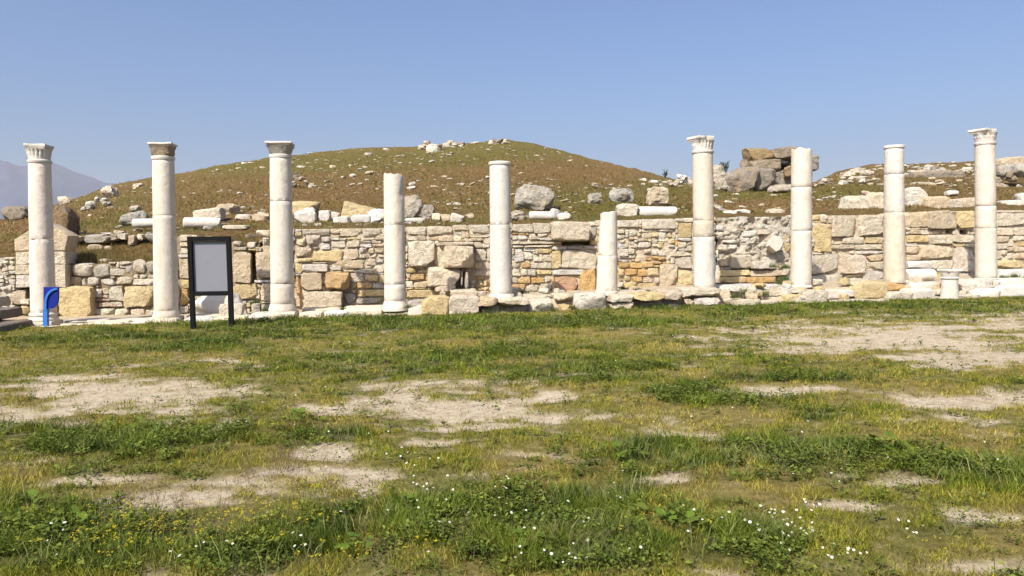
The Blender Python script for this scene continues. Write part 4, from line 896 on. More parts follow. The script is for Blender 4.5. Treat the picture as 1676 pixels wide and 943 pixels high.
# ------------------------------------------------------------------ stones lying on the terrace behind the wall
T = [  # name, label, category, box, colour, k, material, extras
    ('boulder', 'dark brown upright boulder on the terrace just right of the leftmost column', 'boulder', (92, 338, 121, 388), 'b', 5, 'rock', dict(off=WALL + 2.0)),
    ('boulder', 'brown layered boulder on the hill edge left of the leftmost column', 'boulder', (11, 338, 52, 362), 'd', 3.4, 'rock', {}),
    ('boulder', 'pale rock on the slope just right of the leftmost column', 'boulder', (98, 321, 118, 334), 'c', 3, 'rock', {}),
    ('boulder', 'pinkish rock just above the grey rock heap between the left columns', 'boulder', (168, 306, 192, 322), 'p', 3, 'rock', {}),
    ('boulder', 'grey rock behind the short white drum left of the second column', 'boulder', (201, 346, 240, 370), 'g', 3, 'rock', {}),
    ('loose_stone', 'small round pale stone above the grey rock left of the second column', 'stone', (213, 337, 230, 347), 'l', 2.6, 'rock', {}),
    ('marble_slab', 'cream slab leaning on the long white drum above the notice board', 'slab', (322, 343, 364, 364), 'c', 6, 'stone', dict(tilt=R(-9))),
    ('boulder', 'rounded tan boulder behind the cream leaning slab', 'boulder', (356, 335, 388, 354), 't', 2.8, 'rock', {}),
    ('loose_stone', 'flat tan stone on the terrace left of the third column, nearer the boulder', 'stone', (386, 351, 412, 361), 'l', 4, 'stone', {}),
    ('loose_stone', 'flat tan stone on the terrace right beside the third column', 'stone', (412, 350, 440, 362), 't', 4, 'stone', {}),
    ('loose_stone', 'pale flat slab lying in the grass above the notice board corner', 'stone', (368, 369, 405, 376), 'c', 5, 'stone', dict(off=WALL + 1.6)),
    ('stone_block', 'rounded yellow block touching the third column on its right', 'block', (478, 331, 521, 354), 'y', 5, 'stone', dict(skew=.06)),
    ('marble_fragment', 'big white marble lump just right of the third column', 'marble fragment', (484, 345, 516, 366), 'W', 3.6, 'marble', {}),
    ('marble_fragment', 'upright white marble chunk second right of the third column', 'marble fragment', (500, 340, 516, 356), 'W', 6, 'marble', {}),
    ('marble_fragment', 'square white marble chunk below left of the tilted yellow block', 'marble fragment', (524, 346, 540, 364), 'W', 6, 'marble', {}),
    ('marble_fragment', 'small white marble chunk touching the tilted yellow block', 'marble fragment', (541, 347, 556, 360), 'W', 5, 'marble', {}),
    ('marble_fragment', 'pale grey marble lump below the small white chunk', 'marble fragment', (546, 354, 572, 367), 'w', 4, 'marble', {}),
    ('marble_fragment', 'long low white marble piece under the tilted yellow block', 'marble fragment', (576, 352, 608, 366), 'W', 4, 'marble', {}),
    ('marble_fragment', 'rounded white marble piece touching the ragged topped column', 'marble fragment', (604, 343, 632, 366), 'W', 3, 'marble', {}),
    ('marble_fragment', 'white marble wedge among the pieces above the long low one', 'marble fragment', (580, 346, 602, 356), 'W', 4, 'marble', {}),
    ('boulder', 'large grey tan boulder on the terrace right of the ragged topped column', 'boulder', (660, 322, 692, 358), 'g', 4, 'rock', {}),
    ('boulder', 'grey broken rock leaning on the large tan boulder', 'boulder', (686, 336, 710, 358), 'g', 3, 'rock', {}),
    ('marble_slab', 'low white slab at the foot of the large tan boulder', 'slab', (664, 357, 696, 364), 'W', 6, 'marble', {}),
    ('stone_block', 'small pale block on the terrace right of the large tan boulder', 'block', (708, 350, 720, 363), 'c', 5, 'marble', {}),
    ('loose_stone', 'low tan stone in dry grass left of the smooth ringed column', 'stone', (718, 351, 738, 362), 't', 3.5, 'stone', {}),
    ('marble_slab', 'tilted white broken slab left of the smooth ringed column', 'slab', (738, 351, 758, 364), 'W', 6, 'marble', dict(tilt=R(14))),
    ('boulder', 'big craggy rock on the slope right of the smooth ringed column', 'boulder', (846, 306, 904, 346), 'g', 4.4, 'rock', dict(tilt=R(12))),
    ('loose_stone', 'low grey stones edge right beside the smooth ringed column', 'stone', (838, 345, 860, 362), 'g', 3.2, 'rock', {}),
    ('marble_fragment', 'small tilted white stone at the end of the short white drum', 'marble fragment', (899, 342, 914, 358), 'W', 4, 'marble', dict(tilt=R(30))),
    ('loose_stone', 'small pale stone right of the tilted white stone', 'stone', (913, 349, 934, 361), 'w', 3, 'marble', {}),
    ('boulder', 'small grey rock on the slope above the broken leaning column, left', 'boulder', (963, 317, 984, 336), 'g', 3, 'rock', {}),
    ('boulder', 'wide grey rock on the slope above the broken leaning column', 'boulder', (997, 310, 1036, 332), 'g', 3.2, 'rock', {}),
    ('boulder', 'upright tan rock with dark hollow side left of the leafy capped column', 'boulder', (1060, 308, 1092, 337), 't', 5, 'rock', dict(taper=-.12)),
    ('stone_block', 'rounded tan block touching the long white recessed drum', 'block', (1009, 334, 1042, 359), 'l', 4.5, 'stone', {}),
    ('stone_block', 'big cream boulder block on the terrace before the capless rimmed column', 'block', (1375, 321, 1424, 347), 'c', 3.6, 'stone', dict(off=WALL + 2.2)),
    ('stone_block', 'squared cream block just left of the capless rimmed column', 'block', (1420, 317, 1447, 344), 'c', 5.5, 'stone', dict(off=WALL + 2.3)),
    ('stone_block', 'tall pale block just right of the capless rimmed column', 'block', (1482, 308, 1513, 341), 'w', 7, 'stone', dict(off=WALL + 2.3)),
    ('stone_block', 'tan block in the terrace row, second right of the rimmed column', 'block', (1510, 322, 1548, 343), 't', 5, 'stone', dict(off=WALL + 1.9)),
    ('stone_block', 'pinkish block in the terrace row left of the rightmost column', 'block', (1546, 327, 1572, 343), 'p', 5, 'stone', dict(off=WALL + 1.8)),
    ('stone_block', 'tan block in the terrace row touching the rightmost column', 'block', (1570, 324, 1600, 343), 't', 5, 'stone', dict(off=WALL + 1.8)),
    ('loose_stone', 'small bluish white stone above the terrace row of blocks', 'stone', (1548, 312, 1566, 320), 'W', 3.5, 'marble', {}),
    ('stone_block', 'pale slab on the terrace right of the rightmost column', 'block', (1640, 328, 1690, 342), 'w', 6, 'stone', dict(off=WALL + 1.9)),
    ('stone_block', 'pale pointed stone at the right edge above the wall', 'block', (1664, 316, 1700, 336), 'w', 3.6, 'stone', dict(off=WALL + 2.2)),
    ('loose_stone', 'flat pale stone left of a white one behind the leafy capped column', 'stone', (1184, 345, 1204, 352), 'w', 4, 'marble', {}),
    ('loose_stone', 'bright white stone on the terrace edge right of the leafy capped column', 'stone', (1203, 343, 1226, 352), 'W', 4, 'marble', {}),
    ('loose_stone', 'pale tan stone on the terrace edge left of the slant topped column', 'stone', (1254, 342, 1284, 352), 'l', 3, 'stone', {}),
    ('boulder', 'brown flat rock on the bank under the terrace stones right of the board', 'boulder', (400, 383, 420, 394), 'b', 3, 'rock', dict(off=WALL + 1.0)),
    # outcrop of ruined blocks
    ('ruin_block', 'brown flat block, highest at the left of the hilltop ruin', 'block', (1217, 244, 1261, 263), 'q', 9, 'rock', dict(Y=46)),
    ('ruin_block', 'dull block under the highest brown block of the hilltop ruin', 'block', (1230, 262, 1273, 279), 'd', 9, 'rock', dict(Y=45.5)),
    ('ruin_block', 'weathered block right of the highest brown block on the ruin', 'block', (1262, 242, 1302, 260), 'd', 7, 'rock', dict(Y=46)),
    ('ruin_block', 'narrow block at the left end of the hilltop ruin', 'block', (1212, 262, 1232, 284), 'd', 6, 'rock', dict(Y=46.5)),
    ('ruin_block', 'small brown block in the ruin left of the slant topped column', 'block', (1290, 261, 1312, 278), 'q', 5, 'rock', dict(Y=46.5)),
    ('ruin_block', 'dark block of the ruin showing right of the slant topped column', 'block', (1312, 256, 1336, 279), 'd', 7, 'rock', dict(Y=47)),
    ('ruin_block', 'slanted dark grey slab low at the left of the hilltop ruin', 'block', (1186, 277, 1238, 310), 'd', 6, 'rock', dict(Y=44, tilt=R(-14))),
    ('ruin_block', 'grey rock left of the slanted dark slab under the ruin', 'block', (1168, 284, 1196, 308), 'g', 4, 'rock', dict(Y=44)),
    ('ruin_block', 'wide brownish rock low in the middle of the hilltop ruin', 'block', (1228, 278, 1268, 310), 'd', 5, 'rock', dict(Y=44.5)),
    ('ruin_block', 'brownish rock low at the right of the hilltop ruin', 'block', (1262, 280, 1304, 312), 'd', 5, 'rock', dict(Y=44.8)),
    ('ruin_block', 'grey low rock below the hilltop ruin beside the slant topped column', 'block', (1258, 303, 1304, 315), 'g', 4, 'rock', dict(Y=42)),
    ('ruin_block', 'brown rock wedged under the weathered top block of the ruin', 'block', (1284, 272, 1300, 290), 'q', 4, 'rock', dict(Y=44.2)),
    ('ruin_block', 'added near black rock painting the shade in the gaps of the hilltop ruin', 'block', (1236, 254, 1322, 302), 'k', 5, 'rock', dict(Y=48)),  # added backing rock; its near black colour stands in for shade in the gaps
    ('boulder', 'dark jutting rock just right of the leafy capital column on the crest', 'boulder', (1164, 271, 1187, 291), 'g', 3, 'rock', dict(Y=48)),
    # crest and right edge
    ('boulder', 'pale rock just below the craggy crest heap', 'boulder', (698, 236, 716, 250), 'w', 3, 'rock', {}),
    ('ruin_block', 'tan block on the skyline at the right edge', 'block', (1628, 258, 1672, 271), 't', 8, 'rock', dict(Y=34)),
    ('ruin_block', 'dark grey block under the tan skyline block at the right edge', 'block', (1632, 270, 1666, 287), 'g', 4, 'rock', dict(Y=33.5)),
    ('ruin_block', 'grey slab beside the dark block at the right edge', 'block', (1660, 268, 1700, 288), 'g', 5, 'rock', dict(Y=33)),
    ('ruin_block', 'long brown rock ledge on the slope between the two rightmost columns', 'block', (1482, 283, 1562, 300), 'd', 5, 'rock', dict(Y=40)),
    ('ruin_block', 'tan slab below the long brown ledge', 'block', (1484, 299, 1532, 312), 't', 6, 'rock', dict(Y=36)),
    ('ruin_block', 'grey rock ledge left of the capless rimmed column on the slope', 'block', (1392, 290, 1446, 302), 'g', 5, 'rock', dict(Y=44)),
    ('ruin_block', 'near black rock on the slope left of the rimmed column', 'block', (1400, 300, 1418, 312), 'k', 3, 'rock', dict(Y=42)),  # solid rock in one near black colour
]
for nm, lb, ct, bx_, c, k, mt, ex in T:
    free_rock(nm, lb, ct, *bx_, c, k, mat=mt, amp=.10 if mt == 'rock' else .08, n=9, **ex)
# tilted yellow block
P4 = [(558, 355), (563, 328), (622, 343), (624, 352), (600, 358)]
Yk = terr_Y(590, 362); off_k = Yk - (YC0 + SLOPE * at(590, 350, Yk).x)
o = prism_stone('stone_block', P4, off_k, .7, 'y', None, 'stone', 8, .02); tag(o, 'tilted yellow block with sloping top behind the white marble pieces', 'block')
lying_drum('column_drum', 'short white drum lying left of the second column', 219, 358, 256, 373, off=WALL + 2.1, col='W')
lying_drum('column_drum', 'long white drum lying right of the second column', 303, 356, 362, 374, off=WALL + 2.0, col='W')
lying_drum('column_drum', 'short white drum lying under the big craggy rock', 866, 346, 904, 361, col='W')
lying_drum('column_drum', 'long white drum lying between broken column and leafy capped column', 1040, 338, 1108, 359, off=WALL + 1.7, col='W')

def rock_heap(label, x0, y0, x1, y1, cols, n, seed, Y=None):
    cx = (x0 + x1) / 2; Y = Y or terr_Y(cx, y1 - 1); m = Y / FPX; B = at(cx, y1, Y)
    root = thing('rock_heap', label, 'rocks', B, 'rock heaps on the hill'); g = random.Random(seed)
    W, H = (x1 - x0) * m, (y1 - y0) * m
    for k in range(n):
        t = g.uniform(-.5, .5); top = H * (1 - (2 * t) ** 2 * .75); sz = g.uniform(.16, .34) * W
        z = g.uniform(.05, 1) * max(.05, top - sz * .35)
        v, f = rock_arrays((sz, sz * .9, sz * g.uniform(.5, .8)), 4, 6, sz * .05, seed * 50 + k, 3, 0, 0, .2, 9)
        link('rock', new_mesh('rock', v, f, M['rock'], True, 22), root, colr(g.choice(cols), .15), (t * W, g.uniform(-.1, .5) * W * .5, z), (g.uniform(-.3, .3), g.uniform(-.3, .3), g.uniform(0, 6)))
for a in [('craggy brown rock heap on the hill crest left of centre', 685, 226, 722, 246, 'dggl', 14, 1), ('low brown rock heap on the crest right of the craggy heap', 724, 227, 762, 241, 'ddgt', 10, 2), ('dark rock heap on the highest point of the hill', 798, 224, 836, 236, 'dggl', 11, 3),
          ('grey rock heap on the slope right of the third column', 472, 279, 510, 307, 'ggdl', 18, 4), ('grey rock heap on the slope between the two left columns', 140, 320, 182, 344, 'glgw', 14, 5), ('pale rock heap on the crest left of the leafy capital', 1102, 283, 1138, 306, 'lggw', 14, 6),
          ('small rock heap right of the slant topped column', 1332, 290, 1366, 306, 'dgdl', 10, 7, 46), ('rubble heap behind the long brown ledge on the right slope', 1496, 270, 1570, 288, 'glgd', 16, 8, 44), ('rubble heap left of the rimmed column on the right slope', 1386, 272, 1444, 292, 'glgw', 16, 9, 48), ('rock heap below the tan skyline block at the right edge', 1628, 276, 1676, 310, 'gdgl', 14, 10, 33)]:
    rock_heap(*a)
# small rocks scattered over the hillside
def hill_rocks():
    protos = []
    for i in range(8):
        v, f = rock_arrays((1, .9, random.uniform(.5, .8)), random.choice((2.6, 3, 3.6)), 4, .10, 4000 + i, 2.6, 0, 0, .2, 6)
        protos.append(new_mesh('hill_rock', v, f, M['rock']))
    rr = random.Random(99); n = 0; small = []
    clusters = [(300, 285, 160, 14), (430, 268, 80, 10), (560, 262, 90, 16), (640, 262, 70, 18), (720, 250, 60, 14), (830, 240, 70, 12), (780, 300, 90, 14), (620, 295, 80, 12), (740, 335, 70, 8), (680, 310, 80, 14), (880, 262, 70, 16), (1010, 305, 70, 10),
                (930, 330, 70, 10), (1040, 300, 40, 6), (120, 330, 60, 14), (180, 310, 60, 12), (340, 310, 100, 14), (560, 280, 50, 10), (1210, 325, 60, 10), (1360, 325, 50, 12), (1420, 283, 80, 12), (1540, 276, 80, 8), (1560, 300, 60, 10), (1400, 290, 70, 10), (1500, 275, 90, 8), (1540, 285, 80, 12), (1440, 280, 60, 8), (1560, 278, 60, 8), (1410, 300, 60, 8), (1660, 290, 50, 20), (1100, 300, 30, 6), (400, 345, 60, 8), (860, 300, 60, 20)]
    tries = 0
    while n < 1350 and tries < 12000:
        tries += 1; lip = rr.random() < .14
        if lip:
            px = rr.uniform(100, 1750); py = tab(T1, px) - rr.uniform(-1, 13)
        elif rr.random() < .80:
            cx, cy, rx, ry = rr.choice(clusters); px = rr.gauss(cx, rx * .6); py = rr.gauss(cy, ry * .6)
        else: px = rr.uniform(-60, 1750); py = rr.uniform(230, 365)
        Y1, y1, Yr, yr = terr_params(px)
        if py < yr + .5 or (py > y1 - 5 and not lip): continue
        Y = terr_Y(px, py); s = abs(rr.gauss(0, 1)) ** 1.3 * 3.0 + 2.2
        if px > 1350 and py < 300: s *= 1.3
        s = min(s, 13) * (1.25 if lip else 1) * Y / FPX; p = at(px, py, Y)
        c = rr.choice('lcwtlgcw'); 
        small.append((s, p, c, rr.randrange(8), rr.uniform(0, 6.28), rr.uniform(.35, .62))); n += 1
    small.sort(key=lambda t: -t[0] / t[1].y)
    for s, p, c, k, rz, fl in small[:260]:
        o = link('hill_rock', protos[k], None, colr(c, .15), (p.x, p.y, p.z + s * .10), (rr.uniform(-.25, .25), rr.uniform(-.25, .25), rz)); o.scale = (s * 1.25, s, s * fl * 1.4)
        tag(o, 'small pale rock scattered on the grassy hillside', 'rock', 'small rocks scattered on the hillside')
    V = []; F = []
    for s, p, c, k, rz, fl in small[260:]:
        me = protos[k]; b0 = len(V); cr, sr = math.cos(rz), math.sin(rz)
        for v in me.vertices:
            x, y = v.co.x * s * 1.25, v.co.y * s
            V.append((p.x + x * cr - y * sr, p.y + x * sr + y * cr, p.z + s * .06 + v.co.z * s * fl * 1.3))
        F += [tuple(b0 + i for i in pl.vertices) for pl in me.polygons]
    o = link('hill_gravel', new_mesh('hill_gravel', V, F, M['rock']), None, (.56, .50, .38)); tag(o, 'tiny pale stones strewn over the hillside', 'stones', kind='stuff')
hill_rocks()

# ------------------------------------------------------------------ vegetation
def leaf_material(name, rough=0.6):
    m, nt, b = nodemat(name, rough); b.inputs['Specular IOR Level'].default_value = 0.08
    a = N(nt, 'ShaderNodeAttribute', attribute_name='tint')
    nt.links.new(a.outputs['Color'], b.inputs['Base Color'])
    tr = N(nt, 'ShaderNodeBsdfTranslucent'); nt.links.new(a.outputs['Color'], tr.inputs['Color'])
    mx = N(nt, 'ShaderNodeMixShader'); mx.inputs[0].default_value = 0.28
    out = nt.nodes['Material Output']
    nt.links.new(b.outputs[0], mx.inputs[1]); nt.links.new(tr.outputs[0], mx.inputs[2]); nt.links.new(mx.outputs[0], out.inputs['Surface'])
    return m
M['leaf'] = leaf_material('grass_and_leaves')
def tri_object(name, V, C, label, cat, kind='stuff'):
    """V (n,3,3) triangles, C (n,3) colour per triangle"""
    n = len(V); me = bpy.data.meshes.new(name)
    me.vertices.add(n * 3); me.vertices.foreach_set('co', V.astype(np.float32).ravel())
    me.loops.add(n * 3); me.loops.foreach_set('vertex_index', np.arange(n * 3, dtype=np.int32))
    me.polygons.add(n); me.polygons.foreach_set('loop_start', np.arange(0, n * 3, 3, dtype=np.int32))
    me.update(calc_edges=True)
    t = me.attributes.new('tint', 'FLOAT_COLOR', 'FACE')
    t.data.foreach_set('color', np.concatenate([C, np.ones((n, 1))], 1).astype(np.float32).ravel())
    me.materials.append(M['leaf'])
    o = link(name, me); return tag(o, label, cat, kind=kind)
def sample_lawn(n, y0, y1, power=1.0):
    """points over the lawn, inside a generous wedge in front of the camera, thinner with distance"""
    u = RNG.random(n); Y = y0 * (y1 / y0) ** (u ** power)
    X = (RNG.random(n) * 2 - 1) * (Y * 0.80 + 2.2)
    k = Y < (YC0 + SLOPE * X) - 0.42
    return X[k], Y[k]
def blades(X, Y, H, Wd, lean, col, seg2=False):
    n = len(X); Z = ground_z(X, Y) - 0.01
    a = RNG.random(n) * 6.283; la = RNG.random(n) * 6.283
    dx, dy = np.cos(a) * Wd / 2, np.sin(a) * Wd / 2
    lx, ly = np.cos(la) * lean * H, np.sin(la) * lean * H
    b0 = np.stack([X - dx, Y - dy, Z], 1); b1 = np.stack([X + dx, Y + dy, Z], 1)
    tp = np.stack([X + lx, Y + ly, Z + H], 1)
    if not seg2: return np.stack([b0, b1, tp], 1), col
    m0 = np.stack([X - dx * .75 + lx * .35, Y - dy * .75 + ly * .35, Z + H * .6], 1); m1 = np.stack([X + dx * .75 + lx * .35, Y + dy * .75 + ly * .35, Z + H * .6], 1)
    return np.concatenate([np.stack([b0, b1, m1], 1), np.stack([b0, m1, m0], 1), np.stack([m0, m1, tp], 1)]), np.concatenate([col, col, col])
def grass():
    VV, CC = [], []
    n = 1450000
    X, Y = sample_lawn(n, 2.9, 19.5, 0.88)
    bare, lush, dry, strip = cover(X, Y)
    clump = fbm(X * 5.5, Y * 5.5, 81, 2); clump2 = fbm(X * 1.9, Y * 1.9, 83, 3)
    keep = RNG.random(len(X)) < (1 - bare * .96) * (0.10 + 0.90 * np.clip((clump - .36) * 4.0, 0, 1)) * (0.60 + .40 * lush)
    X, Y, bare, lush, dry, clump, clump2 = [q[keep] for q in (X, Y, bare, lush, dry, clump, clump2)]
    r = RNG.random(len(X))
    H = (0.022 + 0.030 * r) * (0.75 + 0.7 * clump2) + lush * (0.020 + 0.055 * r ** 2) * np.clip((clump - .25) * 2.4, .2, 1.4)
    H *= (1 - .5 * bare)
    Wd = (0.0032 + 0.0032 * RNG.random(len(X))) * (0.75 + Y / 9.0)
    g1 = np.array([0.200, 0.192, 0.018]); g2 = np.array([0.118, 0.170, 0.017]); g3 = np.array([0.36, 0.26, 0.070]); g4 = np.array([0.034, 0.056, 0.008])
    t = RNG.random((len(X), 1))
    c = g1 + (g2 - g1) * np.clip(lush[:, None] * .9 + (t - .5) * .7, 0, 1)
    c = c + (g3 - c) * np.clip(dry[:, None] * .42 + (RNG.random((len(X), 1)) < .10) * .6, 0, 1)
    c = c + (g4 - c) * (np.clip(lush[:, None] * (clump2[:, None] - .35) * 2.4, 0, .85))
    c = c * (0.35 + 1.15 * RNG.random((len(X), 1)) ** 1.4) * (.75 + .6 * np.clip((clump[:, None] - .3) * 2, 0, 1))  # brightness spread also paints highlights and dark gaps among the blades
    v, cc = blades(X, Y, H, Wd, 0.9 * RNG.random(len(X)) + .15, c); VV.append(v); CC.append(cc)
    tri_object('grass', np.concatenate(VV), np.concatenate(CC), 'short spring grass growing in patches over the lawn', 'grass')
    # taller bent blades, near the camera and in lush patches
    X, Y = sample_lawn(110000, 2.9, 17, 0.85); bare, lush, dry, strip = cover(X, Y); cl = fbm(X * 2.7, Y * 2.7, 91, 3)
    k = (RNG.random(len(X)) < np.clip((lush - .15) * 1.1, 0, 1) * np.clip((cl - .42) * 5, 0, 1)) 
    X, Y, lush = X[k], Y[k], lush[k]; r = RNG.random(len(X))
    c = np.array([.11, .15, .035]) + (np.array([.25, .23, .09]) - np.array([.11, .15, .035])) * (r[:, None] ** 3); c = c * (.7 + .5 * RNG.random((len(X), 1)))
    v, cc = blades(X, Y, .07 + .10 * RNG.random(len(X)), (.004 + .003 * RNG.random(len(X))) * (.7 + Y / 10), .35 + .6 * RNG.random(len(X)), c, True)
    tri_object('tall_grass', v, cc, 'taller bent grass blades standing in the lush patches', 'grass')
    # broad leaved weeds: rosettes of rounded leaves
    X, Y = sample_lawn(75000, 2.9, 18, 0.9); bare, lush, dry, strip = cover(X, Y); cl = fbm(X * 2.1, Y * 2.1, 95, 4)
    k = RNG.random(len(X)) < np.clip(lush + .10 - bare * .06, 0, 1) * np.clip((cl - .36) * 4, 0.03, 1) * .85
    X, Y, cl = X[k], Y[k], cl[k]; V = []; C = []
    hs = np.clip((cl - .3) * 3, .35, 1.3); sz = .75 + .7 * RNG.random(len(X)) ** 2; hue = RNG.random((len(X), 1))
    for m_ in range(9):
        n = len(X); a = RNG.random(n) * 6.283; d = .008 + .05 * RNG.random(n) * sz; hz = .008 + .075 * RNG.random(n) * hs
        cx, cy = X + np.cos(a) * d, Y + np.sin(a) * d; cz = ground_z(cx, cy) + hz
        L = (.006 + .011 * RNG.random(n)) * sz * (.75 + Y / 14); Wl = L * (.35 + .45 * RNG.random(n)); ta = a + (RNG.random(n) - .5)
        ux, uy = np.cos(ta), np.sin(ta); tz = (RNG.random(n) - .35) * 1.1
        tip = np.stack([cx + ux * L, cy + uy * L, cz + tz * L], 1); bs = np.stack([cx - ux * L, cy - uy * L, cz - tz * L * .5 - .004], 1)
        rl = (RNG.random(n) - .5) * 1.2
        lf = np.stack([cx - uy * Wl, cy + ux * Wl, cz + rl * Wl + .002], 1); rt = np.stack([cx + uy * Wl, cy - ux * Wl, cz - rl * Wl + .002], 1)
        ca, cb = np.array([.042, .070, .009]), np.array([.170, .195, .034])
        c = (ca + (cb - ca) * np.clip(hue * .7 + .5 * RNG.random((n, 1)) - .1, 0, 1)) * (.6 + .6 * RNG.random((n, 1)))
        V += [np.stack([bs, rt, tip], 1), np.stack([bs, tip, lf], 1)]; C += [c, c]
    tri_object('ground_cover', np.concatenate(V), np.concatenate(C), 'dark green broad leaved weeds mixed into the grass', 'weeds')
grass()
def in_ell(L, n):
    out = []
    rr = random.Random(n)
    tot = sum(l[4] for l in L)
    while len(out) < n:
        l = rr.choices(L, [q[4] for q in L])[0]
        px, py = rr.gauss(l[0], l[2] * .5), rr.gauss(l[1], l[3] * .5)
        if py < 505: continue
        d = ray(px, py); t = -EYE / d.z
        if d.z > -.02: continue
        X, Y = d.x * t, d.y * t
        if 2.6 < Y < 17: out.append((X, Y))
    return np.array(out)
def flowers():
    DA = [(1305, 885, 45, 30, 34), (1180, 862, 70, 12, 10), (850, 812, 70, 22, 24), (780, 865, 220, 40, 26), (1480, 885, 40, 18, 9), (1385, 932, 60, 12, 16), (490, 915, 40, 20, 8), (690, 812, 60, 14, 10), (1240, 870, 60, 16, 12), (650, 770, 90, 20, 12), (1500, 770, 200, 60, 14),
          (370, 925, 120, 14, 8), (60, 900, 80, 30, 8), (560, 690, 200, 40, 14), (1250, 620, 200, 40, 14), (950, 560, 400, 30, 8), (1000, 840, 300, 60, 14), (900, 930, 200, 12, 12), (640, 585, 300, 24, 10), (1170, 700, 200, 30, 10)]
    P = in_ell(DA, 210); V = []; C = []; rr = random.Random(5)
    for X, Y in P:
        z0 = float(ground_z(X, Y)); h = rr.uniform(.05, .12); r = rr.uniform(.0055, .0092) * (1 + max(0, Y - 6) * .03)
        tl = Vector((rr.uniform(-.5, .5), rr.uniform(-.9, .1), 1)).normalized(); c = Vector((X, Y, z0 + h)); u = tl.orthogonal().normalized(); w = tl.cross(u)
        for k in range(9):
            a0 = k * .698; a1 = a0 + .55
            V.append((c, c + (u * math.cos(a0) + w * math.sin(a0)) * r, c + (u * math.cos(a1) + w * math.sin(a1)) * r)); C.append((.66, .66, .62))
        c2 = c + tl * .002
        for k in range(5):
            a0 = k * 1.2566; a1 = a0 + 1.2566; V.append((c2 + tl * .002, c2 + (u * math.cos(a0) + w * math.sin(a0)) * r * .38, c2 + (u * math.cos(a1) + w * math.sin(a1)) * r * .38)); C.append((.62, .42, .03))
        V.append((Vector((X - .0015, Y, z0)), Vector((X + .0015, Y, z0)), c)); C.append((.10, .14, .04))
    tri_object('daisies', np.array([[tuple(p) for p in t] for t in V]), np.array(C), 'white daisies dotted through the foreground grass', 'flowers')
    YE = [(300, 885, 240, 42, 60), (420, 860, 80, 20, 14), (180, 920, 120, 20, 14), (1540, 930, 80, 10, 5), (1360, 770, 50, 30, 5), (600, 930, 120, 14, 8), (520, 830, 100, 20, 6), (800, 590, 500, 30, 22), (1150, 570, 200, 16, 10), (1050, 900, 120, 30, 6)]
    P = in_ell(YE, 420); V = []; C = []
    for X, Y in P:
        z0 = float(ground_z(X, Y)); h = rr.uniform(.07, .19); r = rr.uniform(.004, .0075) * (1 + max(0, Y - 6) * .05)
        lean = Vector((rr.uniform(-.03, .03), rr.uniform(-.03, .03), 0)); c = Vector((X, Y, z0 + h)) + lean
        for q in range(rr.randint(2, 4)):
            cc = c + Vector((rr.uniform(-.012, .012), rr.uniform(-.012, .012), rr.uniform(-.012, .01)))
            for k in range(4):
                a0 = k * 1.57 + rr.uniform(-.2, .2); a1 = a0 + 1.0; tz = rr.uniform(-.3, .6)
                V.append((cc, cc + Vector((math.cos(a0), math.sin(a0), tz)) * r, cc + Vector((math.cos(a1), math.sin(a1), tz)) * r)); C.append((.50, .39, .03))
        V.append((Vector((X - .0015, Y, z0)), Vector((X + .0015, Y, z0)), c)); C.append((.12, .14, .04))
    tri_object('yellow_flowers', np.array([[tuple(p) for p in t] for t in V]), np.array(C), 'tiny yellow wildflowers in the foreground weeds', 'flowers')
    # dry brown stalks
    DS = [(395, 690, 60, 10, 4), (430, 790, 60, 20, 8), (250, 840, 90, 20, 8), (960, 900, 90, 30, 4), (1230, 700, 40, 40, 4), (300, 870, 200, 40, 14), (1350, 800, 50, 40, 3), (700, 900, 200, 40, 5), (1420, 590, 60, 6, 2), (480, 770, 40, 10, 5)]
    P = in_ell(DS, 240); V = []; C = []
    for X, Y in P:
        z0 = float(ground_z(X, Y)); b0 = Vector((X, Y, z0))
        for q in range(rr.randint(1, 3)):
            tip = b0 + Vector((rr.uniform(-.07, .07), rr.uniform(-.05, .05), rr.uniform(.10, .24))); mid = (b0 + tip) / 2 + Vector((rr.uniform(-.015, .015), 0, 0)); w = Vector((.0016, 0, 0))
            cl = Vector((.15, .11, .06)) * rr.uniform(.6, 1.3)
            V += [(b0 - w, b0 + w, mid), (mid - w * .8, mid + w * .8, tip)]; C += [tuple(cl)] * 2
            for s in range(3):
                st = b0 + (tip - b0) * rr.uniform(.4, .9); en = st + Vector((rr.uniform(-.04, .04), rr.uniform(-.03, .03), rr.uniform(.01, .05))); V.append((st - w * .6, st + w * .6, en)); C.append(tuple(cl))
    tri_object('dry_stalks', np.array([[tuple(p) for p in t] for t in V]), np.array(C), 'thin brown dry weed stalks in the foreground', 'weeds')
flowers()

# tufts on the bank, terrace edge and between the foundation stones
def tufts(name, spots, label, cat, colA, colB, hmin, hmax, seed, width=.006, lean=.9):
    rr = np.random.default_rng(seed); V = []; C = []
    for (p, rad, n, hs) in spots:
        a = rr.random(n) * 6.283; d = rad * np.sqrt(rr.random(n)); bx_, by = p.x + np.cos(a) * d, p.y + np.sin(a) * d * .8; bz = np.full(n, p.z - .03)
        H = (hmin + (hmax - hmin) * rr.random(n)) * hs; la = rr.random(n) * 6.283; le = lean * rr.random(n); w = width * (.6 + rr.random(n)); fa = rr.random(n) * 6.283
        b0 = np.stack([bx_ - np.cos(fa) * w, by - np.sin(fa) * w, bz], 1); b1 = np.stack([bx_ + np.cos(fa) * w, by + np.sin(fa) * w, bz], 1)
        tp = np.stack([bx_ + np.cos(la) * le * H, by + np.sin(la) * le * H, bz + H], 1); V.append(np.stack([b0, b1, tp], 1))
        t = rr.random((n, 1)); C.append((np.array(colA) + (np.array(colB) - np.array(colA)) * t) * (.7 + .5 * rr.random((n, 1))))
    tri_object(name, np.concatenate(V), np.concatenate(C), label, cat)
rr = random.Random(21)
spots = []
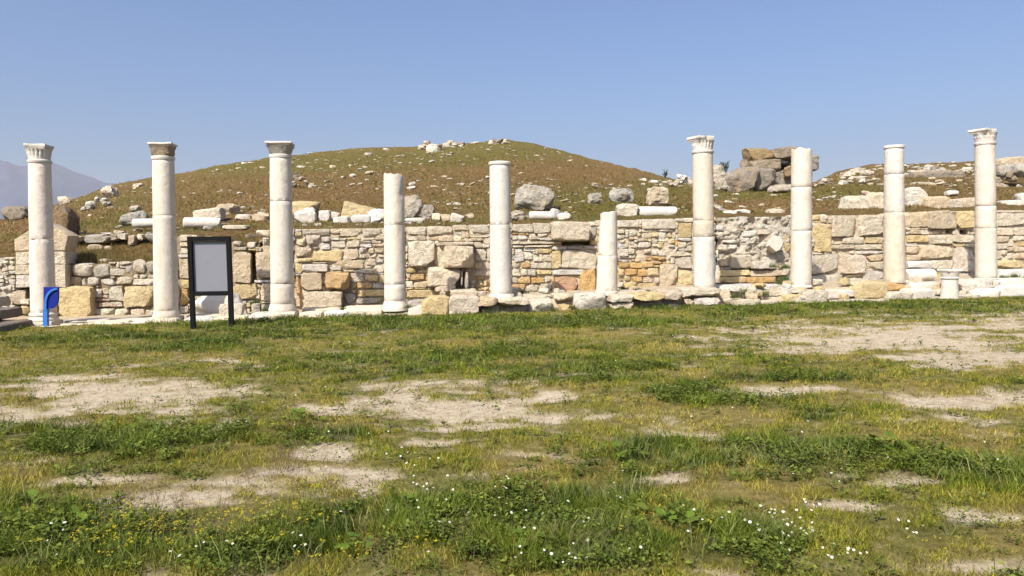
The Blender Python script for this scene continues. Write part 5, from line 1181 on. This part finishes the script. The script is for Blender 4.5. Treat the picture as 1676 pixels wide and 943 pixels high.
for _ in range(330):                                  # dry grass along the terrace lip
    px = rr.uniform(110, 1000); spots.append((at(px, terr_py(px, onp(px, 380, WALL + 1.9).y) + 0, onp(px, 380, WALL + 1.9 + rr.uniform(-.2, 1.2)).y), .16, 26, rr.uniform(.5, 1.3)))
for _ in range(150):
    px = rr.choice((rr.uniform(535, 628), rr.uniform(690, 770), rr.uniform(480, 540))); y = rr.uniform(372, 386); spots.append((onp(px, y + 3, WALL + rr.uniform(.2, .7)), .12, 30, rr.uniform(.7, 1.2)))
for _ in range(240):
    px = rr.uniform(112, 252); t = rr.random(); spots.append((onp(px, 430 - 33 * t, WALL + .30 + 1.3 * t), .16, 34, rr.uniform(.7, 1.7)))
for _ in range(40):
    px = rr.uniform(380, 440); t = rr.random(); spots.append((onp(px, 402 - 22 * t, WALL + .3 + 1.2 * t), .12, 24, rr.uniform(.4, .8)))
for _ in range(900):
    px = rr.uniform(-100, 1780); o_ = rr.uniform(.3, 2.7); y0_ = tab(WTOP, px) + 4; y1_ = tab(T1, px)
    if 108 < px < 260 and o_ < 1.6: continue
    if o_ <= 1.7:
        q_ = onp(px, float(np.interp(o_, [.22, .9, 1.7], [y0_, (y0_ + y1_) / 2 + 1.5, y1_])), WALL + o_)
    else:
        Yq = onp(px, y1_, WALL + o_).y; q_ = at(px, terr_py(px, Yq), Yq)
    spots.append((q_, .15, 24, rr.uniform(.35, .9)))
tufts('dry_grass', spots, 'dry straw coloured grass along the bank and terrace edge', 'grass', (.27, .20, .085), (.13, .12, .03), .04, .17, 31)
spots = []
for px, py, off, s in [(800, 505, -.62, .8), (818, 512, -.5, 1.2), (812, 492, -.35, .8), (908, 507, -.6, 1.2), (940, 500, -.55, .7), (1022, 470, .5, .7), (1040, 472, .6, .8), (1060, 474, .5, .6), (1215, 478, -.4, 1.4), (1232, 482, -.45, 1.4), (1250, 480, -.35, 1.2), (1265, 468, .2, .9), (1278, 462, .6, 1.3), (1284, 455, .7, 1.2),
                       (1240, 470, .1, .8), (1345, 472, .1, .9), (1200, 484, -.6, 1.2), (1285, 436, .9, 1.4), (1270, 434, .9, 1.0), (1440, 460, .2, .6), (1420, 489, -.5, .7), (1600, 462, -.1, .8), (1622, 466, -.3, 1.6), (1660, 450, .3, 1.0), (1645, 451, .3, .9), (430, 505, .6, .8), (420, 492, .95, .8), (672, 500, -.3, .7),
                       (860, 478, .6, 1.0), (875, 482, .5, .9), (560, 503, .6, .6), (1380, 497, -.8, .8), (700, 512, -.75, .6), (1190, 498, -.75, 1.1), (1130, 500, -.75, .9), (1090, 500, -.72, .9), (960, 510, -.8, .8), (1240, 500, -.85, 1.2), (1290, 500, -.8, 1.0)]:
    for q in range(4): spots.append((onp(px + rr.uniform(-7, 7), py + 2, off), .07, 30, s * rr.uniform(.6, 1.1)))
tufts('green_tufts', spots, 'green weeds sprouting between the foundation stones', 'weeds', (.05, .085, .02), (.12, .14, .04), .04, .16, 33, .007, .8)

def hill_grass():
    g = np.random.default_rng(77); V = []; C = []
    n = 3000; PXs = g.uniform(-120, 1780, n)
    for px in PXs:
        Y1, y1, Yr, yr = terr_params(px)
        m = 46; s_ = g.random(m) ** 0.8; Y = 1.0 / (1 / Yr + s_ * (1 / Y1 - 1 / Yr)); pxx = px + g.uniform(-3, 3, m)
        pp = np.array([tuple(at(a, yr + (y1 - yr) * q, b_)) for a, q, b_ in zip(pxx, s_, Y)])
        X = pp[:, 0]; Yv = pp[:, 1]
        zb_ = (fbm(X * 0.35, Yv * 0.35, 3, 5) - 0.5) * 0.5 * np.clip((Yv - 20) / 25, 0.08, 1.0) + (fbm(X * 1.7, Yv * 1.7, 9, 3) - 0.5) * 0.14 + (fbm(X * 5, Yv * 5, 19, 2) - 0.5) * 0.06
        Z = pp[:, 2] + zb_ - .02
        cl = fbm(X * .9, Yv * .9, 13, 3); keep = cl + g.uniform(-.2, .2, m) > .47
        X, Yv, Z, cl = X[keep], Yv[keep], Z[keep], cl[keep]; k = len(X)
        H = g.uniform(.03, .11, k) * (.7 + Yv / 70); W = g.uniform(.007, .018, k) * (.6 + Yv / 40); a = g.uniform(0, 6.28, k)
        b0 = np.stack([X - W, Yv, Z], 1); b1 = np.stack([X + W, Yv, Z], 1); tp = np.stack([X + np.cos(a) * H * .8, Yv + np.sin(a) * H * .8, Z + H], 1)
        V.append(np.stack([b0, b1, tp], 1)); t = g.random((k, 1)); u = g.random((k, 1))
        gp = sum(a_ * np.exp(-(((px - cx_) / rx_) ** 2 + ((yr + (y1 - yr) * s_[keep] - cy_) / ry_) ** 2)) for cx_, cy_, rx_, ry_, a_ in ((420, 270, 190, 15, .09), (640, 256, 260, 18, .10), (830, 246, 130, 20, .10), (990, 328, 170, 24, .13), (1250, 318, 120, 10, .14)))
        gr = np.clip((fbm(X * .22, Yv * .22, 15, 4)[:, None] + gp[:, None] - .50) * 5, 0, 1)
        c = np.array([.125, .072, .022]) * (1 - t) + np.array([.31, .215, .095]) * t; c = c * (1 - gr * .75) + np.array([.125, .112, .018]) * gr * .75
        C.append(c * (.65 + .6 * u))
    tri_object('hill_grass', np.concatenate(V), np.concatenate(C), 'thin dry grass covering the hillside', 'grass')
hill_grass()
def pebbles():
    X, Y = sample_lawn(60000, 3.0, 17.5, .95); bare, lush, dry, strip = cover(X, Y)
    k = RNG.random(len(X)) < bare * .14; X, Y = X[k], Y[k]; n = len(X); Z = ground_z(X, Y) - .018
    r = (.004 + .011 * RNG.random(n) ** 3) * (.8 + Y / 14); a = RNG.random(n) * 6.283; V = []
    top = np.stack([X, Y, Z + r * 1.1], 1); ring = [np.stack([X + np.cos(a + t) * r * (1 + .3 * RNG.random(n)), Y + np.sin(a + t) * r, Z], 1) for t in (0, 1.5, 3.1, 4.7)]
    for i in range(4): V.append(np.stack([ring[i], ring[(i + 1) % 4], top], 1))
    c = (np.array([.40, .33, .24])) * (.5 + .7 * RNG.random((n, 1))); tri_object('pebbles', np.concatenate(V), np.concatenate([c] * 4), 'small pale pebbles on the bare patches', 'pebbles')
pebbles()
# single broad leaved weeds in the foreground
def weed_plants():
    def leaf(seed):
        g = random.Random(seed); n = 11; V = [(0, 0, 0)]; r = 1.0
        for i in range(n):
            a = -2.6 + 5.2 * i / (n - 1); rr_ = .5 * (1 + .14 * math.cos(a * 5)) * g.uniform(.92, 1.05)
            V.append((.5 + rr_ * math.cos(a), rr_ * math.sin(a) * .95, .10 * abs(math.sin(a)) + .05 * math.cos(a * 3)))
        F = [(0, i, i + 1) for i in range(1, n)]
        me = bpy.data.meshes.new('leaf'); me.from_pydata(V, [], F); t = me.attributes.new('tint', 'FLOAT_COLOR', 'FACE')
        c = np.array([g.uniform(.075, .12), g.uniform(.105, .15), .018]); t.data.foreach_set('color', np.concatenate([np.concatenate([c * g.uniform(.85, 1.1), [1]]) for _ in F]).astype(np.float32))
        me.materials.append(M['leaf']); return me
    leaves = [leaf(i) for i in range(6)]
    spots = [(655, 838, 'pale broad leaved weed at the right end of the nearest bare patch', 1.0), (118, 868, 'broad leaved weed in the weeds at the lower left corner', 1.2), (52, 842, 'broad leaved weed nearest the left edge', 1.1), (1062, 862, 'broad leaved weed left of the largest daisy cluster', 1.1), (1120, 872, 'broad leaved weed touching the largest daisy cluster on its left', 1.2),
             (585, 905, 'broad leaved weed at the bottom edge right of the yellow flowers', 1.0), (880, 905, 'broad leaved weed at the bottom edge near the middle', 1.0), (1450, 735, 'broad leaved weed in the dark green patch at the right', 1.5), (1020, 752, 'broad leaved weed above the small bare spot in the right half', 1.3), (500, 690, 'broad leaved weed in the green band left of the middle bare patch', 1.4), (230, 705, 'broad leaved weed in the green band at the left', 1.4)]
    for q, (px, py, lb, sc) in enumerate(spots):
        d = ray(px, py); t = -EYE / d.z; X, Y = d.x * t, d.y * t; g = random.Random(q + 50)
        root = thing('weed_plant', lb, 'plant', (X, Y, float(ground_z(X, Y))), 'broad leaved weeds in the lawn')
        for i in range(16):
            a = i * 2.4 + g.uniform(-.4, .4); rad = g.uniform(.02, .11) * sc; o = link('leaf', leaves[g.randrange(6)], root)
            o.location = (math.cos(a) * rad, math.sin(a) * rad, g.uniform(.03, .10)); s_ = g.uniform(.03, .055) * sc; o.scale = (s_, s_, s_); o.rotation_euler = (g.uniform(-.5, .5), g.uniform(-.5, .25), a)
weed_plants()

# two bare shrubs on the crest
def shrub(px, py, Y, h, label, seed):
    B = at(px, py, Y); r = random.Random(seed); V = []; C = []
    for k in range(46):
        a = r.uniform(0, 6.28); tip = B + Vector((math.cos(a) * h * r.uniform(.05, .42), math.sin(a) * h * .3, h * r.uniform(.5, 1.0))); mid = B + (tip - B) * .5 + Vector((r.uniform(-.06, .06), 0, .05)) * h
        w = Vector((.012 * h, 0, 0)); V += [(B - w, B + w, mid), (mid - w, mid + w, tip)]; C += [(.06, .06, .045)] * 2
        for q in range(5):
            s = B + (tip - B) * r.uniform(.4, 1); V.append((s, s + Vector((r.uniform(-.1, .1), .03, r.uniform(-.05, .1))) * h, s + Vector((r.uniform(-.06, .06), 0, .09)) * h)); C.append((.05, .06, .035))
    o = tri_object('shrub', np.array([[tuple(p) for p in t] for t in V]), np.array(C), label, 'shrub', None)
shrub(1186, 287, 49, .95, 'small dark bare shrub on the crest right of the leafy capital', 3)
shrub(1089, 293, 70, .85, 'tiny dark shrub on the skyline left of the leafy capital', 4)

# ------------------------------------------------------------------ haze
def haze():
    x, y0, y1, z0, z1 = 9100, -9100, 9100, -47, 490
    V = [(sx, sy, sz) for sz in (z0, z1) for sx, sy in ((-x, y0), (x, y0), (x, y1), (-x, y1))]
    F = [(0, 3, 2, 1), (4, 5, 6, 7), (0, 1, 5, 4), (1, 2, 6, 5), (2, 3, 7, 6), (3, 0, 4, 7)]
    m = bpy.data.materials.new('haze_air'); m.use_nodes = True; nt = m.node_tree; nt.nodes.remove(nt.nodes['Principled BSDF'])
    v = nt.nodes.new('ShaderNodeVolumePrincipled'); v.inputs['Color'].default_value = (.80, .82, .88, 1); v.inputs['Density'].default_value = 0.00009; v.inputs['Anisotropy'].default_value = 0.0
    nt.links.new(v.outputs[0], nt.nodes['Material Output'].inputs['Volume'])
    me = bpy.data.meshes.new('haze'); me.from_pydata(V, [], F); me.materials.append(m)
    tag(link('haze', me), 'thin pale haze filling the air over the valley', 'haze', kind='stuff')
haze()
